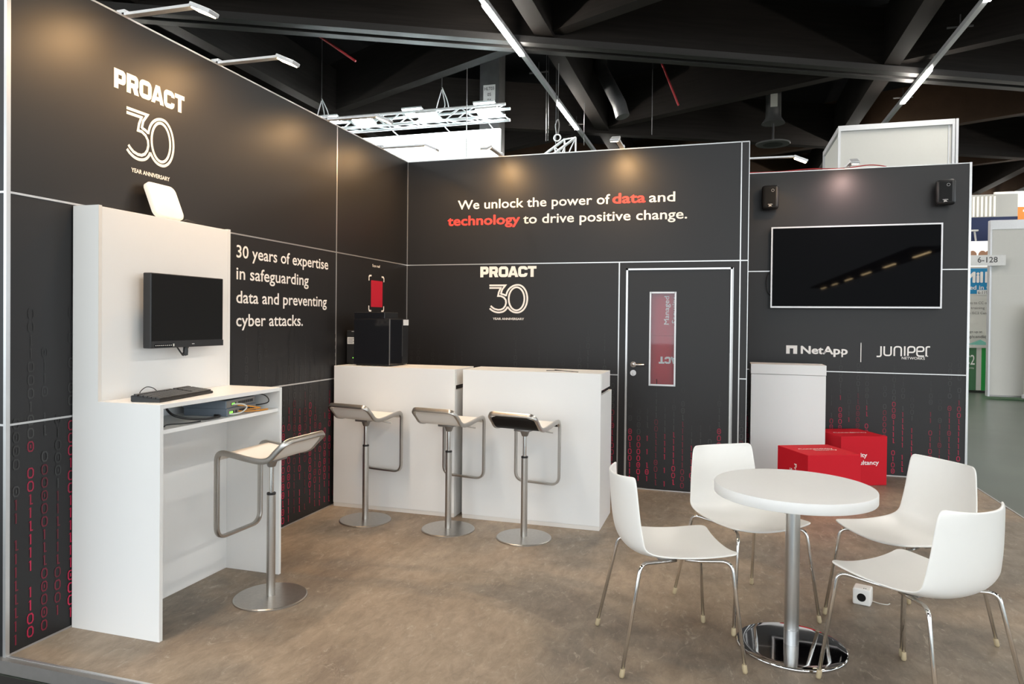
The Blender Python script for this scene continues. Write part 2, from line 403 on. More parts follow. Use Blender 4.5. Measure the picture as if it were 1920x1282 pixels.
# ================================================================== SETTING
RW = 1.329      # depth of the TV wall
fl = MB().box(-0.02, 5.16, -3.945, 1.46, -0.055, 0.0).build('floor', M['floor']); struct(fl)
e = MB()
e.box(-0.02, 5.16, -3.985, -3.945, -0.055, 0.001); e.box(5.16, 5.185, -3.985, 1.46, -0.055, 0.001)
struct(e.build('trim_1', M['edge']))
e = MB(); e.box(-0.02, 5.185, -3.957, -3.945, 0.001, 0.004); e.box(5.160, 5.175, -3.957, 1.46, 0.001, 0.004)
struct(e.build('trim_2', M['alu']))
struct(MB().box(-31, 41, -44, 31, -0.16, -0.06).build('floor_hall', M['hallfloor']))
struct(MB().box(-3.0, 3.2, -5.7, -4.0, -0.06, -0.053).build('floor_aisle_carpet', M['blackcarpet']))
struct(MB().box(-31, 41, -14, 31, 7.3, 7.4).build('ceiling', M['blackceil']))
struct(MB().box(-31, 41, 30.8, 31, -0.06, 7.3).build('wall_hall_back', M['blackceil']))
struct(MB().box(-31, -30.8, -14, 30.8, -0.06, 7.3).build('wall_hall_left', M['blackceil']))

LW = ((0, 0, 0), (0, 1, 0)); BW = ((0, 0, 0), (1, 0, 0)); TW = ((0, RW, 0), (1, 0, 0))
wl = struct(MB().box(-0.045, 0.0, -3.945, 0.045, 0.0, 3.0).build('wall_left', M['print']))
t = MB()
for z in (1.0, 2.0): t.box(0, 0.0025, -3.945, 0, z - 0.0045, z + 0.0045)
t.box(0, 0.003, -1.306, -1.296, 0, 3.0); t.box(-0.045, 0.003, -3.945, 0.0, 2.995, 3.004)
t.box(0, 0.004, -0.006, -0.001, 0, 3.0); t.box(0.0, 0.002, -3.945, 0, 0.0, 0.008)
t.build('panel_seam', M['alu'], wl)
t = MB(); t.box(-0.012, 0.0035, -3.9625, -3.944, 0, 3.0); t.build('corner_profile', M['alu'], wl)
place_logo(wl, LW, -3.414, -2.937, 2.622, 2.720, -3.337, -3.010, 2.288, 2.552, -3.305, -3.044, 2.221, 2.243)
lines = [('30 years of expertise', 1.853, 1.068), ('in safeguarding', 1.715, 0.802), ('data and preventing', 1.565, 1.050), ('cyber attacks.', 1.418, 0.730)]
p = Print()
for s_, z, wd in lines: p.text(s_, -2.488, z, wd, 0.079, 0.012)
p.lay('slogan_lettering', M['ink'], *LW, (0, 0, 1), wl, label='white words about 30 years of expertise in safeguarding data')
Print().text('Scan me!', -0.706, 1.931, 0.139, 0.024, 0.01).lay('caption_lettering', M['ink'], *LW, (0, 0, 1), wl, label='tiny white words Scan me!')
p = Print().poly([(-0.727, 1.58), (-0.512, 1.58), (-0.512, 1.813), (-0.727, 1.813)])
p.lay('red_print_square', M['crimson'], *LW, (0, 0, 1), wl, label='plain red printed square')
p = Print()
for cx, cy, sx, sy in ((-0.765, 1.853, 1, -1), (-0.487, 1.853, -1, -1), (-0.765, 1.545, 1, 1), (-0.487, 1.545, -1, 1)):
    p.stroke([(cx, cy + sy * 0.045), (cx, cy + sy * 0.012), (cx + sx * 0.010, cy + sy * 0.002), (cx + sx * 0.045, cy)], 0.014)
p.lay('corner_brackets', M['ink'], *LW, (0, 0, 1), wl)
binary('binary_print', -3.915, -0.02, 1.55, *LW, wl, seed=3, pitch=0.0665)

wf = struct(MB().box(-1.9, -0.0125, -3.958, -3.913, 0, 3.0).build('wall_front', M['print']))
t = MB()
for z in (1.0, 2.0): t.box(-1.9, -0.0125, -3.9605, -3.958, z - 0.0045, z + 0.0045)
t.build('panel_seam', M['alu'], wf)
binary('binary_print', -0.9, -0.01, 1.1, (0, -3.958, 0), (1, 0, 0), wf, seed=12)

b = MB(); b.box(0, 2.118, 0, 0.045, 0, 3.0); b.box(2.118, 3.022, 0, 0.045, 1.945, 3.0); b.box(3.022, 3.142, 0, 0.045, 0, 3.0)
wb = struct(b.build('wall_back', M['print']))
t = MB()
t.box(0, 3.142, -0.0025, 0, 1.9955, 2.0045); t.box(0, 2.06, -0.0025, 0, 0.9955, 1.0045); t.box(3.085, 3.142, -0.0025, 0, 0.9955, 1.0045)
t.box(2.055, 2.065, -0.003, 0, 0, 2.0); t.box(3.074, 3.083, -0.003, 0, 0, 3.0); t.box(3.138, 3.144, -0.003, 0.045, 0, 3.0)
t.box(0, 3.142, -0.003, 0.045, 2.995, 3.004); t.box(2.0, 3.142, -0.002, 0, 0, 0.008)
t.build('panel_seam', M['alu'], wb)
place_logo(wb, BW, 0.754, 1.300, 1.877, 1.977, 0.846, 1.224, 1.540, 1.811, 0.883, 1.186, 1.478, 1.499)
p = Print()
p.text('We unlock the power of', 0.522, 2.520, 1.448, 0.086, 0.012); p.text('and', 2.312, 2.520, 0.224, 0.086, 0.012)
p.text('to drive positive change.', 1.168, 2.368, 1.470, 0.086, 0.012)
p.lay('slogan_lettering', M['ink'], *BW, (0, 0, 1), wb, label='white words about unlocking the power of data')
p = Print().text('data', 1.990, 2.520, 0.293, 0.092, 0.026).text('technology', 0.418, 2.368, 0.720, 0.092, 0.026)
p.lay('slogan_highlight', M['redink'], *BW, (0, 0, 1), wb, label='bold coral words data and technology')
binary('binary_print', 0.05, 2.05, 1.5, *BW, wb, seed=5, gain=0.7)
binary('binary_print', 3.03, 3.13, 0.9, *BW, wb, seed=6, gain=0.5)

wc = struct(MB().box(3.097, 3.142, 0.045, RW + 0.045, 0, 3.0).build('wall_cabin', M['print']))
MB().box(3.142, 3.145, 0.05, RW, 0.9955, 1.0045).box(3.142, 3.145, 0.05, RW, 1.9955, 2.0045).build('panel_seam', M['alu'], wc)
wr = struct(MB().box(3.142, 5.152, RW, RW + 0.045, 0, 3.0).build('wall_right', M['print']))
t = MB()
for z in (1.0, 2.0): t.box(3.142, 5.15, RW - 0.0025, RW, z - 0.0045, z + 0.0045)
t.box(5.150, 5.170, RW - 0.006, RW + 0.05, 0, 3.005); t.box(3.142, 5.15, RW - 0.003, RW + 0.045, 2.995, 3.003); t.box(3.142, 5.15, RW - 0.004, RW, 0, 0.010)
t.build('panel_seam', M['alu'], wr)
p = Print().poly([(3.562, 1.168), (3.596, 1.168), (3.596, 1.252), (3.562, 1.252)]).poly([(3.629, 1.168), (3.666, 1.168), (3.666, 1.252), (3.629, 1.252)]).poly([(3.59, 1.222), (3.64, 1.222), (3.64, 1.252), (3.59, 1.252)])
p.text('NetApp', 3.699, 1.170, 0.430, 0.080, 0.030)
p.lay('partner_logo', M['ink'], *TW, (0, 0, 1), wr, label='white logo with a square mark and bold word')
Print().poly([(4.243, 1.101), (4.250, 1.101), (4.250, 1.291), (4.243, 1.291)]).lay('divider_line', M['ink'], *TW, (0, 0, 1), wr)
def juniper():
    p = Print(); t = 0.0135; H = 0.088; z = 1.172
    def st(pts, closed=False): p.stroke(pts, t, closed)
    def rd(pts, r=0.018): return [(q.x, q.y) for q in fillet([(a, b, 0) for a, b in pts], r, 5)]
    st(rd([(4.386, z - 0.012), (4.424, z - 0.012), (4.424, z + H)], 0.022))
    st(rd([(4.452, z + H), (4.452, z), (4.512, z), (4.512, z + H)], 0.024))
    st(rd([(4.540, z - 0.004), (4.540, z + H - 0.002), (4.600, z + H - 0.002), (4.600, z - 0.004)], 0.026))
    st([(4.630, z), (4.630, z + H + 0.004)])
    st(rd([(4.658, z), (4.658, z + H), (4.716, z + H), (4.716, z + 0.034), (4.664, z + 0.034)], 0.024))
    st(rd([(4.738, z + 0.046), (4.792, z + 0.046), (4.792, z + H), (4.735, z + H), (4.735, z), (4.796, z)], 0.024))
    st(rd([(4.814, z - 0.002), (4.814, z + H + 0.002), (4.846, z + H + 0.002)], 0.024))
    p.poly([(4.822, 1.168), (4.830, 1.168), (4.830, 1.176), (4.822, 1.176)])
    p.text('NETWORKS', 4.605, 1.138, 0.198, 0.024, 0.008)
    return p
juniper().lay('partner_logo', M['ink'], *TW, (0, 0, 1), wr, label='thin-lined white logo on the right')
binary('binary_print', 3.20, 5.13, 1.30, *TW, wr, seed=21, skip=((4.38, 4.46),), pitch=0.079)

# ------------------------------------------------------------------ door
d = bpy.data.objects.new('door_1', None); COL.objects.link(d); d.location = (2.57, 0, 0); d['kind'] = 'structure'
def dloc(o): o.location = tuple(Vector(o.location) - Vector((2.57, 0, 0))); return o
def W(b, name, m, par=d, auto=None):
    bmesh.ops.translate(b.b, vec=(-2.57, 0, 0), verts=b.b.verts); return b.build(name, m, par, auto=auto)
b = MB(); wx0, wx1, wz0, wz1 = 2.338, 2.546, 0.925, 1.727
b.box(2.140, wx0, 0.004, 0.044, 0.012, 1.925); b.box(wx1, 3.000, 0.004, 0.044, 0.012, 1.925); b.box(wx0, wx1, 0.004, 0.044, 0.012, wz0); b.box(wx0, wx1, 0.004, 0.044, wz1, 1.925)
W(b, 'leaf', M['print'])
b = MB(); b.box(2.121, 2.138, -0.004, 0.045, 0, 1.943); b.box(3.003, 3.019, -0.004, 0.045, 0, 1.943); b.box(2.121, 3.019, -0.004, 0.045, 1.928, 1.943); b.box(3.022, 3.027, -0.003, 0.0, 0, 1.94)
W(b, 'frame', M['alu'])
b = MB()
for a in ((wx0 - .010, wx0 + .004, wz0 - .010, wz1 + .010), (wx1 - .004, wx1 + .010, wz0 - .010, wz1 + .010), (wx0, wx1, wz0 - .010, wz0 + .004), (wx0, wx1, wz1 - .004, wz1 + .010)):
    b.box(a[0], a[1], -0.004, 0.012, a[2], a[3])
W(b, 'window_frame', M['silver'])
W(MB().box(wx0, wx1, 0.014, 0.019, wz0, wz1), 'window_pane', M['glass'])
def disc_y(b, x, z, r, y0, y1, n=28):
    t = bmesh.new(); bmesh.ops.create_cone(t, cap_ends=True, segments=n, radius1=r, radius2=r, depth=abs(y1 - y0))
    return b.merge(t, Matrix.Translation((x, (y0 + y1) / 2, z)) @ Matrix.Rotation(PI / 2, 4, 'X'))
b = disc_y(MB(), 2.192, 1.097, 0.026, -0.006, 0.004); b.tube(fillet([(2.192, -0.006, 1.097), (2.192, -0.052, 1.097), (2.292, -0.050, 1.099)], 0.018), 0.0085, 12)
W(b, 'handle', M['chrome'], auto=40)
b = disc_y(MB(), 2.192, 1.022, 0.026, -0.006, 0.004); b.box(2.186, 2.198, -0.010, -0.005, 1.004, 1.030, 0.003)
W(b, 'lock_rosette', M['silver'], auto=40)
bp = binary('binary_print', 2.17, 2.99, 1.02, (-2.57, 0.004, 0), (1, 0, 0), d, seed=33, gain=1.0)

# ================================================================== HALL ROOF
def beam(x0, y0, x1, y1, zb, zt, wd, m, rails=False, name='ceiling_beam'):
    L = math.hypot(x1 - x0, y1 - y0); a = math.atan2(y1 - y0, x1 - x0)
    mx = Matrix.Translation(((x0 + x1) / 2, (y0 + y1) / 2, 0)) @ Matrix.Rotation(a, 4, 'Z')
    b = MB(); b.box(-L / 2, L / 2, -wd / 2, wd / 2, zb, zt, mx=mx); o = struct(b.build(name, m))
    if rails:
        r = MB()
        for s in (-1, 1):
            y = s * (wd / 2 + 0.02); r.box(-L / 2, L / 2, y - 0.075, y + 0.075, zb - 0.07, zb + 0.03, mx=mx)
        r.build('flange_rail', M['rail'], o)
    return o
for i in range(-3, 5):
    x = 0.35 + 5.2 * i; beam(x, -14, x, 30.5, 5.72, 6.6, 0.26, M['beam'])
for k in range(-3, 4):
    for s in (1, -1):
        y0 = 4.1 + 5.25 * k; xa, xb = -16.0, 26.0
        zb = 5.66 if s == 1 else 5.78
        mm = M['beam_brown'] if (s == 1 and k >= 2) or (s == -1 and k >= 2) else M['beam']
        beam(xa, y0 + s * 0.5 * (xa - .35), xb, y0 + s * 0.5 * (xb - .35), zb, zb + 1.0, 0.22, mm, rails=(s == 1 and k in (0,)))

# hall line lights: grey channels with lit lengths at regular gaps
def line_light(x, phase, label, y0=-13.5, y1=24.0, zz=5.5):
    t = thing('linear_light', label, 'light', (x, 0, zz), group='line lights under the hall roof')
    MB().box(-0.035, 0.035, y0, y1, 0.0, 0.07).build('housing', M['silver'], t)
    k = -10
    while True:
        a = phase + 4.19 * k
        if a > y1 - 2: break
        if a > y0: MB().box(-0.037, 0.037, a, a + 1.73, -0.022, -0.0005).build('diffuser', M['led'] if zz > 5 else M['led_warm'], t)
        k += 1
    for q in range(-3, 7):
        yy = phase + 4.19 * q * 0.75 - 0.4
        if y0 < yy < y1: MB().box(-0.16, 0.16, yy - 0.012, yy + 0.012, 0.07, 0.09).bar((0, yy, 0.089), (0, yy, 0.25), 0.008).build('hanger', M['rail'], t)
    return t
line_light(-0.01, 2.24, 'long line light running back above the bright suspended sign')
line_light(6.03, 2.05, 'long line light ending behind the white booth tower')
line_light(11.46, 2.15, 'line light at the far right above the distant white booth')
line_light(-6.0, 2.2, 'line light hidden behind the left wall, parallel to the others')
line_light(8.7, 0.9, 'low line light added out of view so that the screen mirrors it', -37.0, -12.0, 3.6)  # added behind the camera to give the wall screen its mirrored streaks
struct(MB().box(8.2, 9.2, -38, -14, 3.68, 3.75).build('ceiling_added_cover', M['blackceil']))  # unseen cover, added only to carry the mirrored line light

# ================================================================== ARM SPOTLIGHTS on the walls
def spotlight(px, py, direction, label, ln=0.42, power=1.0, tint=(1, 0.58, 0.24), tilt=0.0):
    """arm starts on top of a wall at (px,py) and reaches out along direction"""
    a = math.atan2(direction[1], direction[0])
    t = thing('arm_spotlight', label, 'spotlight', (px, py, 3.004), a, 'arm spotlights along the wall tops')
    b = MB(); b.box(-0.055, -0.002, -0.02, 0.02, -0.001, 0.036, 0.004)
    b.build('clamp', M['silver'], t)
    b = MB()
    b._add([(-0.02, -0.02, 0.004), (ln, -0.02, 0.000), (ln, 0.02, 0.000), (-0.02, 0.02, 0.004), (-0.02, -0.02, 0.018), (ln, -0.02, 0.014), (ln, 0.02, 0.014), (-0.02, 0.02, 0.018)], [(0, 1, 2, 3), (4, 5, 6, 7), (0, 1, 5, 4), (1, 2, 6, 5), (2, 3, 7, 6), (3, 0, 4, 7)])
    b.build('arm', M['silver'], t)
    mh = Matrix.Translation((ln, 0, 0.006)) @ Matrix.Rotation(0.42, 4, 'Y')
    MB().box(-0.01, 0.12, -0.036, 0.036, -0.012, 0.010, 0.004, mx=mh).build('lamp_head', M['silver'], t)
    MB().box(0.005, 0.110, -0.030, 0.030, -0.0165, -0.0125, mx=mh).build('lens', M['spotled'], t)
    ld = bpy.data.lights.new('spot_beam', 'AREA'); ld.shape = 'RECTANGLE'; ld.size = 0.10; ld.size_y = 0.05; ld.energy = SPOT_POWER * power; ld.color = tint; ld.spread = math.radians(150)
    lo = bpy.data.objects.new('spot_beam', ld); COL.objects.link(lo); lo.parent = t
    lo.location = (ln + 0.045, 0, -0.045)
    lo.rotation_euler = (0, 0.45, 0)      # faces down and back towards the wall
    return t
spotlight(0, -3.33, (1, 0), 'arm spotlight at the top edge of the picture, over the left wall lettering')
spotlight(0, -2.64, (1, 0), 'arm spotlight on the left wall standing before the dark roof beams')
spotlight(0, -1.42, (1, 0), 'arm spotlight on the left wall crossing in front of the truss')
spotlight(0, -0.52, (1, 0), 'arm spotlight on the left wall silhouetted on the bright sign')
spotlight(0.94, 0, (0, -1), 'arm spotlight on the back wall in front of the bright sign', 0.36)
spotlight(2.07, 0, (0, -1), 'arm spotlight on the back wall right of the small truss end', 0.36)
spotlight(3.142, 0.72, (1, 0), 'arm spotlight reaching right from the storage cabin wall', 0.42, 0.5)
spotlight(4.10, RW, (0, -1), 'arm spotlight above the wall screen in front of the white tower', 0.34, 0.7, (1, 0.66, 0.62))

# ================================================================== LEFT DESK UNIT
dk = thing('demo_desk', 'tall white desk unit with screen panel against the left wall', 'desk', (0.26, -3.19, 0))
def D(b, name, m, par=dk, auto=None):
    bmesh.ops.translate(b.b, vec=(-0.26, 3.19, 0), verts=b.b.verts); return b.build(name, m, par, auto=auto)
D(MB().box(0.006, 0.157, -3.625, -2.758, 0.0, 1.985, 0.002), 'back_panel', M['white'])
b = MB(); b._add([(x_, y_, z_) for y_ in (-3.645, -3.6252) for x_, z_ in ((.006, 0), (.515, 0), (.515, 1.0745), (.157, 1.0745), (.157, 1.99), (.006, 1.99))], [(0, 1, 2, 3, 4, 5), (11, 10, 9, 8, 7, 6)] + [(k, (k + 1) % 6, (k + 1) % 6 + 6, k + 6) for k in range(6)]); D(b, 'side_panel', M['white'])
b = MB(); b._add([(x_, y_, z_) for y_ in (-2.7578, -2.738) for x_, z_ in ((.006, 0), (.515, 0), (.515, 1.0745), (.157, 1.0745), (.157, 1.99), (.006, 1.99))], [(0, 1, 2, 3, 4, 5), (11, 10, 9, 8, 7, 6)] + [(k, (k + 1) % 6, (k + 1) % 6 + 6, k + 6) for k in range(6)]); D(b, 'side_panel', M['white'])
D(MB().box(0.1575, 0.515, -3.6248, -2.758, 1.055, 1.0755, 0.0015), 'desk_top', M['white'])
D(MB().box(0.1575, 0.505, -3.6248, -2.758, 0.937, 0.957, 0.0015), 'shelf', M['white'])
D(MB().box(0.1572, 0.1595, -3.645, -3.628, 1.0757, 1.988), 'edge_profile', M['white_edge'])

# monitor on the panel
mo = thing('monitor', 'black flat computer monitor fixed to the white desk panel', 'monitor', (0.205, -3.17, 1.315))
def R(b, o, name, m, par=None, auto=None, smooth=False):
    bmesh.ops.translate(b.b, vec=-Vector(o.location), verts=b.b.verts); return b.build(name, m, par or o, auto=auto, smooth=smooth)
R(MB().box(0.198, 0.246, -3.425, -2.907, 1.316, 1.690, 0.004), mo, 'casing', M['black'])
R(MB().box(0.2462, 0.2475, -3.418, -2.914, 1.352, 1.685), mo, 'screen', M['screen_matt'])
R(MB().box(0.2462, 0.2490, -3.425, -2.907, 1.316, 1.348, 0.001), mo, 'bottom_bezel', M['black'])
p = Print().poly([(-3.404, 1.322), (-3.270, 1.322), (-3.270, 1.336), (-3.404, 1.336)]); o = p.lay('sticker', M['black_gloss'], (0.2492, 0, 0), (0, 1, 0), (0, 0, 1), off=0); o.parent = mo; o.location = -Vector(mo.location)
p = Print()
for k in range(9): p.poly([(-3.398 + k * .0125, 1.327), (-3.391 + k * .0125, 1.327), (-3.391 + k * .0125, 1.331), (-3.398 + k * .0125, 1.331)])
p.poly([(-3.283, 1.323), (-3.273, 1.323), (-3.273, 1.336), (-3.283, 1.336)])
p.poly([(-3.150, 1.330), (-3.132, 1.330), (-3.132, 1.334), (-3.150, 1.334)])
o = p.lay('marking', M['grey_cable'], (0.2496, 0, 0), (0, 1, 0), (0, 0, 1), off=0); o.parent = mo; o.location = -Vector(mo.location)
R(MB().box(0.158, 0.1985, -3.22, -3.12, 1.44, 1.56, 0.004), mo, 'wall_mount', M['black'])
b = MB(); b.bar((0.222, -3.225, 1.316), (0.222, -3.185, 1.272), 0.004); b.bar((0.222, -3.150, 1.316), (0.222, -3.185, 1.272), 0.007); b.lathe([(0.001, 1.268), (0.012, 1.272), (0.013, 1.295), (0.011, 1.318), (0.001, 1.318)], 16, (0.222, -3.165, 0))
R(b, mo, 'cable_loop', M['black'], auto=40)

# keyboard
kb = thing('keyboard', 'black computer keyboard lying on the white desk top', 'keyboard', (0.345, -3.375, 1.0758), math.radians(99.5))
b = MB(); b._add([(-.222, -.075, 0), (.222, -.075, 0), (.222, .075, 0), (-.222, .075, 0), (-.222, -.075, .012), (.222, -.075, .012), (.222, .075, .030), (-.222, .075, .030)], [(3, 2, 1, 0), (4, 5, 6, 7), (0, 1, 5, 4), (1, 2, 6, 5), (2, 3, 7, 6), (3, 0, 4, 7)])
bmesh.ops.bevel(b.b, geom=list(b.b.edges), offset=0.003, segments=2, affect='EDGES'); b.build('case', M['black'], kb)
b = MB(); tl = Matrix.Rotation(math.atan2(.018, .15), 4, 'X')
for r in range(6):
    x = -0.212
    while x < 0.205:
        wdt = 0.0165 if not (r == 0 and -0.10 < x < 0.03) else 0.11
        if not (0.070 < x + wdt / 2 < 0.080 or 0.138 < x + wdt / 2 < 0.147):
            yy = -0.062 + r * 0.0215 + (0.006 if r == 5 else 0)
            b.box(x, x + wdt, yy, yy + 0.0175, 0.0195, 0.0275, mx=tl)
        x += wdt + 0.0022
bk = b.build('key_bed', M['keys'], kb); bk['kind'] = 'stuff'
kb_c = [(-.02, .073, .024), (-.02, .10, .045), (-.03, .13, .05), (-.06, .14, .03), (-.07, .135, .012), (-.075, .13, .005)]
MB().tube(catmull(kb_c, 6), 0.0022, 8).build('cord', M['black'], kb, smooth=True)

# network boxes in the desk shelf
for i, (z, dx, lab) in enumerate(((0.9575, 0.0, 'lower of two blue grey network boxes stacked in the desk shelf'), (0.9985, -0.004, 'upper of two blue grey network boxes stacked in the desk shelf'))):
    t = thing('network_switch', lab, 'network box', (0.345 + dx, -3.03 - .004 * i, z), math.radians(8), 'stacked network boxes')
    MB().box(-.13, .115, -.145, .145, 0.0, .0405, 0.002).build('case', M['grey_net'], t)
    MB().box(.1152, .1175, -.140, .140, .003, .038, 0.0005).build('port_panel', M['steel_dk'], t)
    b = MB()
    for k in range(8): b.box(.1177, .1190, -.03 + k * .019, -.017 + k * .019, .012, .027)
    for k in range(2): b.box(.1177, .1190, -.10 + k * .03, -.085 + k * .03, .012, .026)
    b.build('port_row', M['black'], t)
    b = MB()
    for k in range(3): b.box(.1180, .1195, -.125 + k * .011 + i * .03, -.119 + k * .011 + i * .03, .014, .024)
    b.build('indicator_light', M['led_g'], t)
def cable(name, pts, r, m, label, n=6, cat='cable', group=None):
    pts = catmull(pts, n); c = sum((Vector(q) for q in pts), Vector()) / len(pts); zmin = min(q.z for q in pts) - r
    return tag(MB().tube(pts, r, 8).build(name, m, None, (c.x, c.y, zmin), smooth=True), label, cat, group)
cable('cable', [(.475, -3.07, 1.008), (.50, -3.02, 1.000), (.505, -2.95, .985), (.49, -2.90, .975), (.47, -2.935, .972), (.464, -3.0, .976)], .0035, M['orange_cable'], 'upper orange patch cable looping out of the network boxes', group='orange patch cables')
cable('cable', [(.462, -3.06, .975), (.485, -3.0, .968), (.50, -2.90, .9625), (.495, -2.84, .9615), (.475, -2.88, .9615)], .0035, M['orange_cable'], 'lower orange patch cable lying on the desk shelf', group='orange patch cables')
cable('cable', [(.470, -3.10, 1.015), (.505, -3.07, 1.015), (.51, -3.04, .995), (.505, -3.08, .972), (.485, -3.13, .968), (.465, -3.14, .972)], .004, M['grey_cable'], 'pale grey patch cable curving between the network boxes')
cable('cable', [(.30, -3.36, 1.03), (.36, -3.44, 1.025), (.42, -3.46, 1.0), (.45, -3.40, .978), (.47, -3.30, .9655), (.47, -3.2, .966), (.42, -3.18, .965)], .006, M['black'], 'thick black cable looped in the left of the desk shelf')
cable('cable', [(.30, -3.55, .9605), (.38, -3.58, .9605), (.45, -3.56, .9605), (.42, -3.50, .9605), (.47, -3.42, .9605), (.48, -3.35, .9605)], .003, M['black'], 'thin black cable coiled at the left end of the desk shelf')
cable('cable', [(.40, -2.90, 1.048), (.47, -2.86, 1.045), (.49, -2.83, 1.02), (.46, -2.80, .99), (.36, -2.79, .97)], .003, M['black'], 'thin black cable hanging at the right end of the desk shelf')

# white access point leaning on the wall
ap = thing('wireless_access_point', 'white square wireless access point leaning on top of the desk panel', 'access point', (0.118, -3.165, 1.9935))
mx = Matrix.Rotation(-0.40, 4, 'Y')
b = MB(); lo = []
def rsq(h, r, n=8):
    out = []
    for cx_, cy_, a0 in ((h - r, h - r, 0), (-h + r, h - r, 90), (-h + r, -h + r, 180), (h - r, -h + r, 270)):
        out += [(cx_ + r * math.cos(math.radians(a0 + 90 * k / n)), cy_ + r * math.sin(math.radians(a0 + 90 * k / n))) for k in range(n + 1)]
    return out
HS = .100
for x_, ins in ((-.016, .006), (-.012, .0), (.008, .0), (.014, .004), (.017, .012)):
    lo.append([(x_, q[0], q[1] + HS) for q in rsq(HS - ins, .036 - ins * .5)])
vs = [q for L_ in lo for q in L_]; n_ = len(lo[0]); fs = [list(range(n_))[::-1], [(len(lo) - 1) * n_ + k for k in range(n_)]]
for i in range(len(lo) - 1):
    for k in range(n_): k2 = (k + 1) % n_; fs.append([i * n_ + k, i * n_ + k2, (i + 1) * n_ + k2, (i + 1) * n_ + k])
b._add([mx @ Vector(q) for q in vs], fs); b.build('casing', M['shell'], ap, auto=35)
cable('cable', [(.10, -3.06, 1.9895), (.09, -3.03, 2.005), (.08, -3.0, 2.012), (.09, -2.96, 2.004), (.10, -2.93, 1.991), (.08, -2.90, 1.9885)], .0028, M['black'], 'thin black cable bunched beside the white access point')

# ================================================================== BAR COUNTERS
def counter(x0, x1, yf, label):
    t = thing('bar_counter', label, 'counter', ((x0 + x1) / 2, yf + .25, 0), group='white bar counters')
    ox, oy = t.location.x, t.location.y
    def K(b, n, m): bmesh.ops.translate(b.b, vec=(-ox, -oy, 0), verts=b.b.verts); return b.build(n, m, t)
    K(MB().box(x0, x1, yf, yf + .022, 0.030, 1.105, 0.0015), 'front_panel', M['white'])
    K(MB().box(x0 + .002, x1 - .002, yf + .004, yf + .020, 0.0, 0.029), 'plinth', M['white_edge'])
    K(MB().box(x0, x1 + (.002), yf + .0225, yf + .40, 0.985, 1.1045, 0.0015), 'top', M['white'])
    for xx in (x0, x1 - .022): K(MB().box(xx, xx + .022, yf + .0225, yf + .50, 0.0, 0.952, 0.0015), 'side_panel', M['white'])
    K(MB().box(x0 + .0225, x1 - .0225, yf + .0225, yf + .50, 0.85, 0.87), 'shelf', M['white_edge'])
    for xx in (x0 + .10, x1 - .15): K(MB().box(xx, xx + .05, yf + .0225, yf + .06, 0.871, 0.9845), 'post', M['white_edge'])
    return t
counter(0.022, 1.040, -1.357, 'white bar counter in the corner under the black computer towers')
counter(1.098, 2.130, -1.345, 'white bar counter standing next to the printed door')
cable('cable', [(1.70, -1.20, 1.1065), (1.78, -1.16, 1.1065), (1.86, -1.20, 1.1065), (1.95, -1.26, 1.1065), (1.83, -1.18, 1.1068), (1.74, -1.10, 1.1065)], .0025, M['black'], 'thin black cable lying on the counter beside the door')

# black computer towers
def tower(loc, rz, sx, sy, sz, label, kind):
    t = thing('computer_tower', label, 'computer', loc, rz, 'black computer towers on the bar counter')
    MB().box(-sx / 2, sx / 2, -sy / 2, sy / 2, 0.008, sz, 0.004).build('case', M['black'], t)
    b = MB()
    for a in (-1, 1):
        for c in (-1, 1): b.box(a * (sx / 2 - .03) - .015, a * (sx / 2 - .03) + .015, c * (sy / 2 - .03) - .015, c * (sy / 2 - .03) + .015, 0, .0085)
    b.build('foot', M['black'], t)
    if kind == 'big':
        MB().box(-sx / 2 + .004, sx / 2 - .004, -sy / 2 - .004, -sy / 2 - .0002, .012, sz - .004, 0.001).build('glass_side', M['black_gloss'], t)
        MB().box(sx / 2 + .0002, sx / 2 + .004, -sy / 2, sy / 2 - .11, .012, sz - .004, 0.001).build('front_cover', M['black_gloss'], t)
        MB().box(sx / 2 - .004, sx / 2 + .003, -sy / 2 - .004, -sy / 2 - .001, .010, sz).build('edge_strip', M['steel_dk'], t)
        MB().box(sx / 2 + .0002, sx / 2 + .003, sy / 2 - .107, sy / 2 - .103, .07, sz - .05).build('trim_strip', M['steel_dk'], t)
        p = Print().poly([(.055, sz - .052), (.146, sz - .052), (.146, sz - .006), (.055, sz - .006)]); p.lay('paper_sticker', M['label'], (sx / 2, 0, 0), (0, 1, 0), (0, 0, 1), t, off=0.0042, label='white paper sticker')
    elif kind == 'small':
        p = Print().poly([(-.050, sz * .60), (.056, sz * .60), (.056, sz * .80), (-.050, sz * .80)]); p.lay('paper_sticker', M['label'], (0, -sy / 2, 0), (1, 0, 0), (0, 0, 1), t, off=0.0012, label='white paper sticker')
        p = Print()
        for k in range(4): p.poly([(-.045, sz * (.63 + .04 * k)), (.02 * (k % 2), sz * (.63 + .04 * k)), (.02 * (k % 2), sz * (.645 + .04 * k)), (-.045, sz * (.645 + .04 * k))])
        p.lay('sticker_print', M['grey_text'], (0, -sy / 2, 0), (1, 0, 0), (0, 0, 1), t, off=0.0020)
        MB().box(-.01, .056, -sy / 2 - .003, -sy / 2 - .0002, sz - .012, sz - .006).build('edge_strip', M['silver'], t)
        MB().box(.0, .006, -sy / 2 - .004, -sy / 2 - .0002, .05, .056).build('power_light', M['led_g'], t)
    return t
tower((0.306, -1.115, 1.1048), math.radians(-3), 0.325, 0.30, 0.372, 'large glossy black computer tower at the front of the corner counter', 'big')
fb = thing('flat_box', 'flat glossy black box lying on top of the large computer tower', 'box', (0.280, -1.155, 1.4769), math.radians(-3))
MB().box(-.1375, .1375, -.105, .105, 0, .050, .003).build('casing', M['black'], fb); MB().box(-.135, .135, -.1085, -.1052, .003, .047, .0005).build('front_cover', M['black_gloss'], fb)
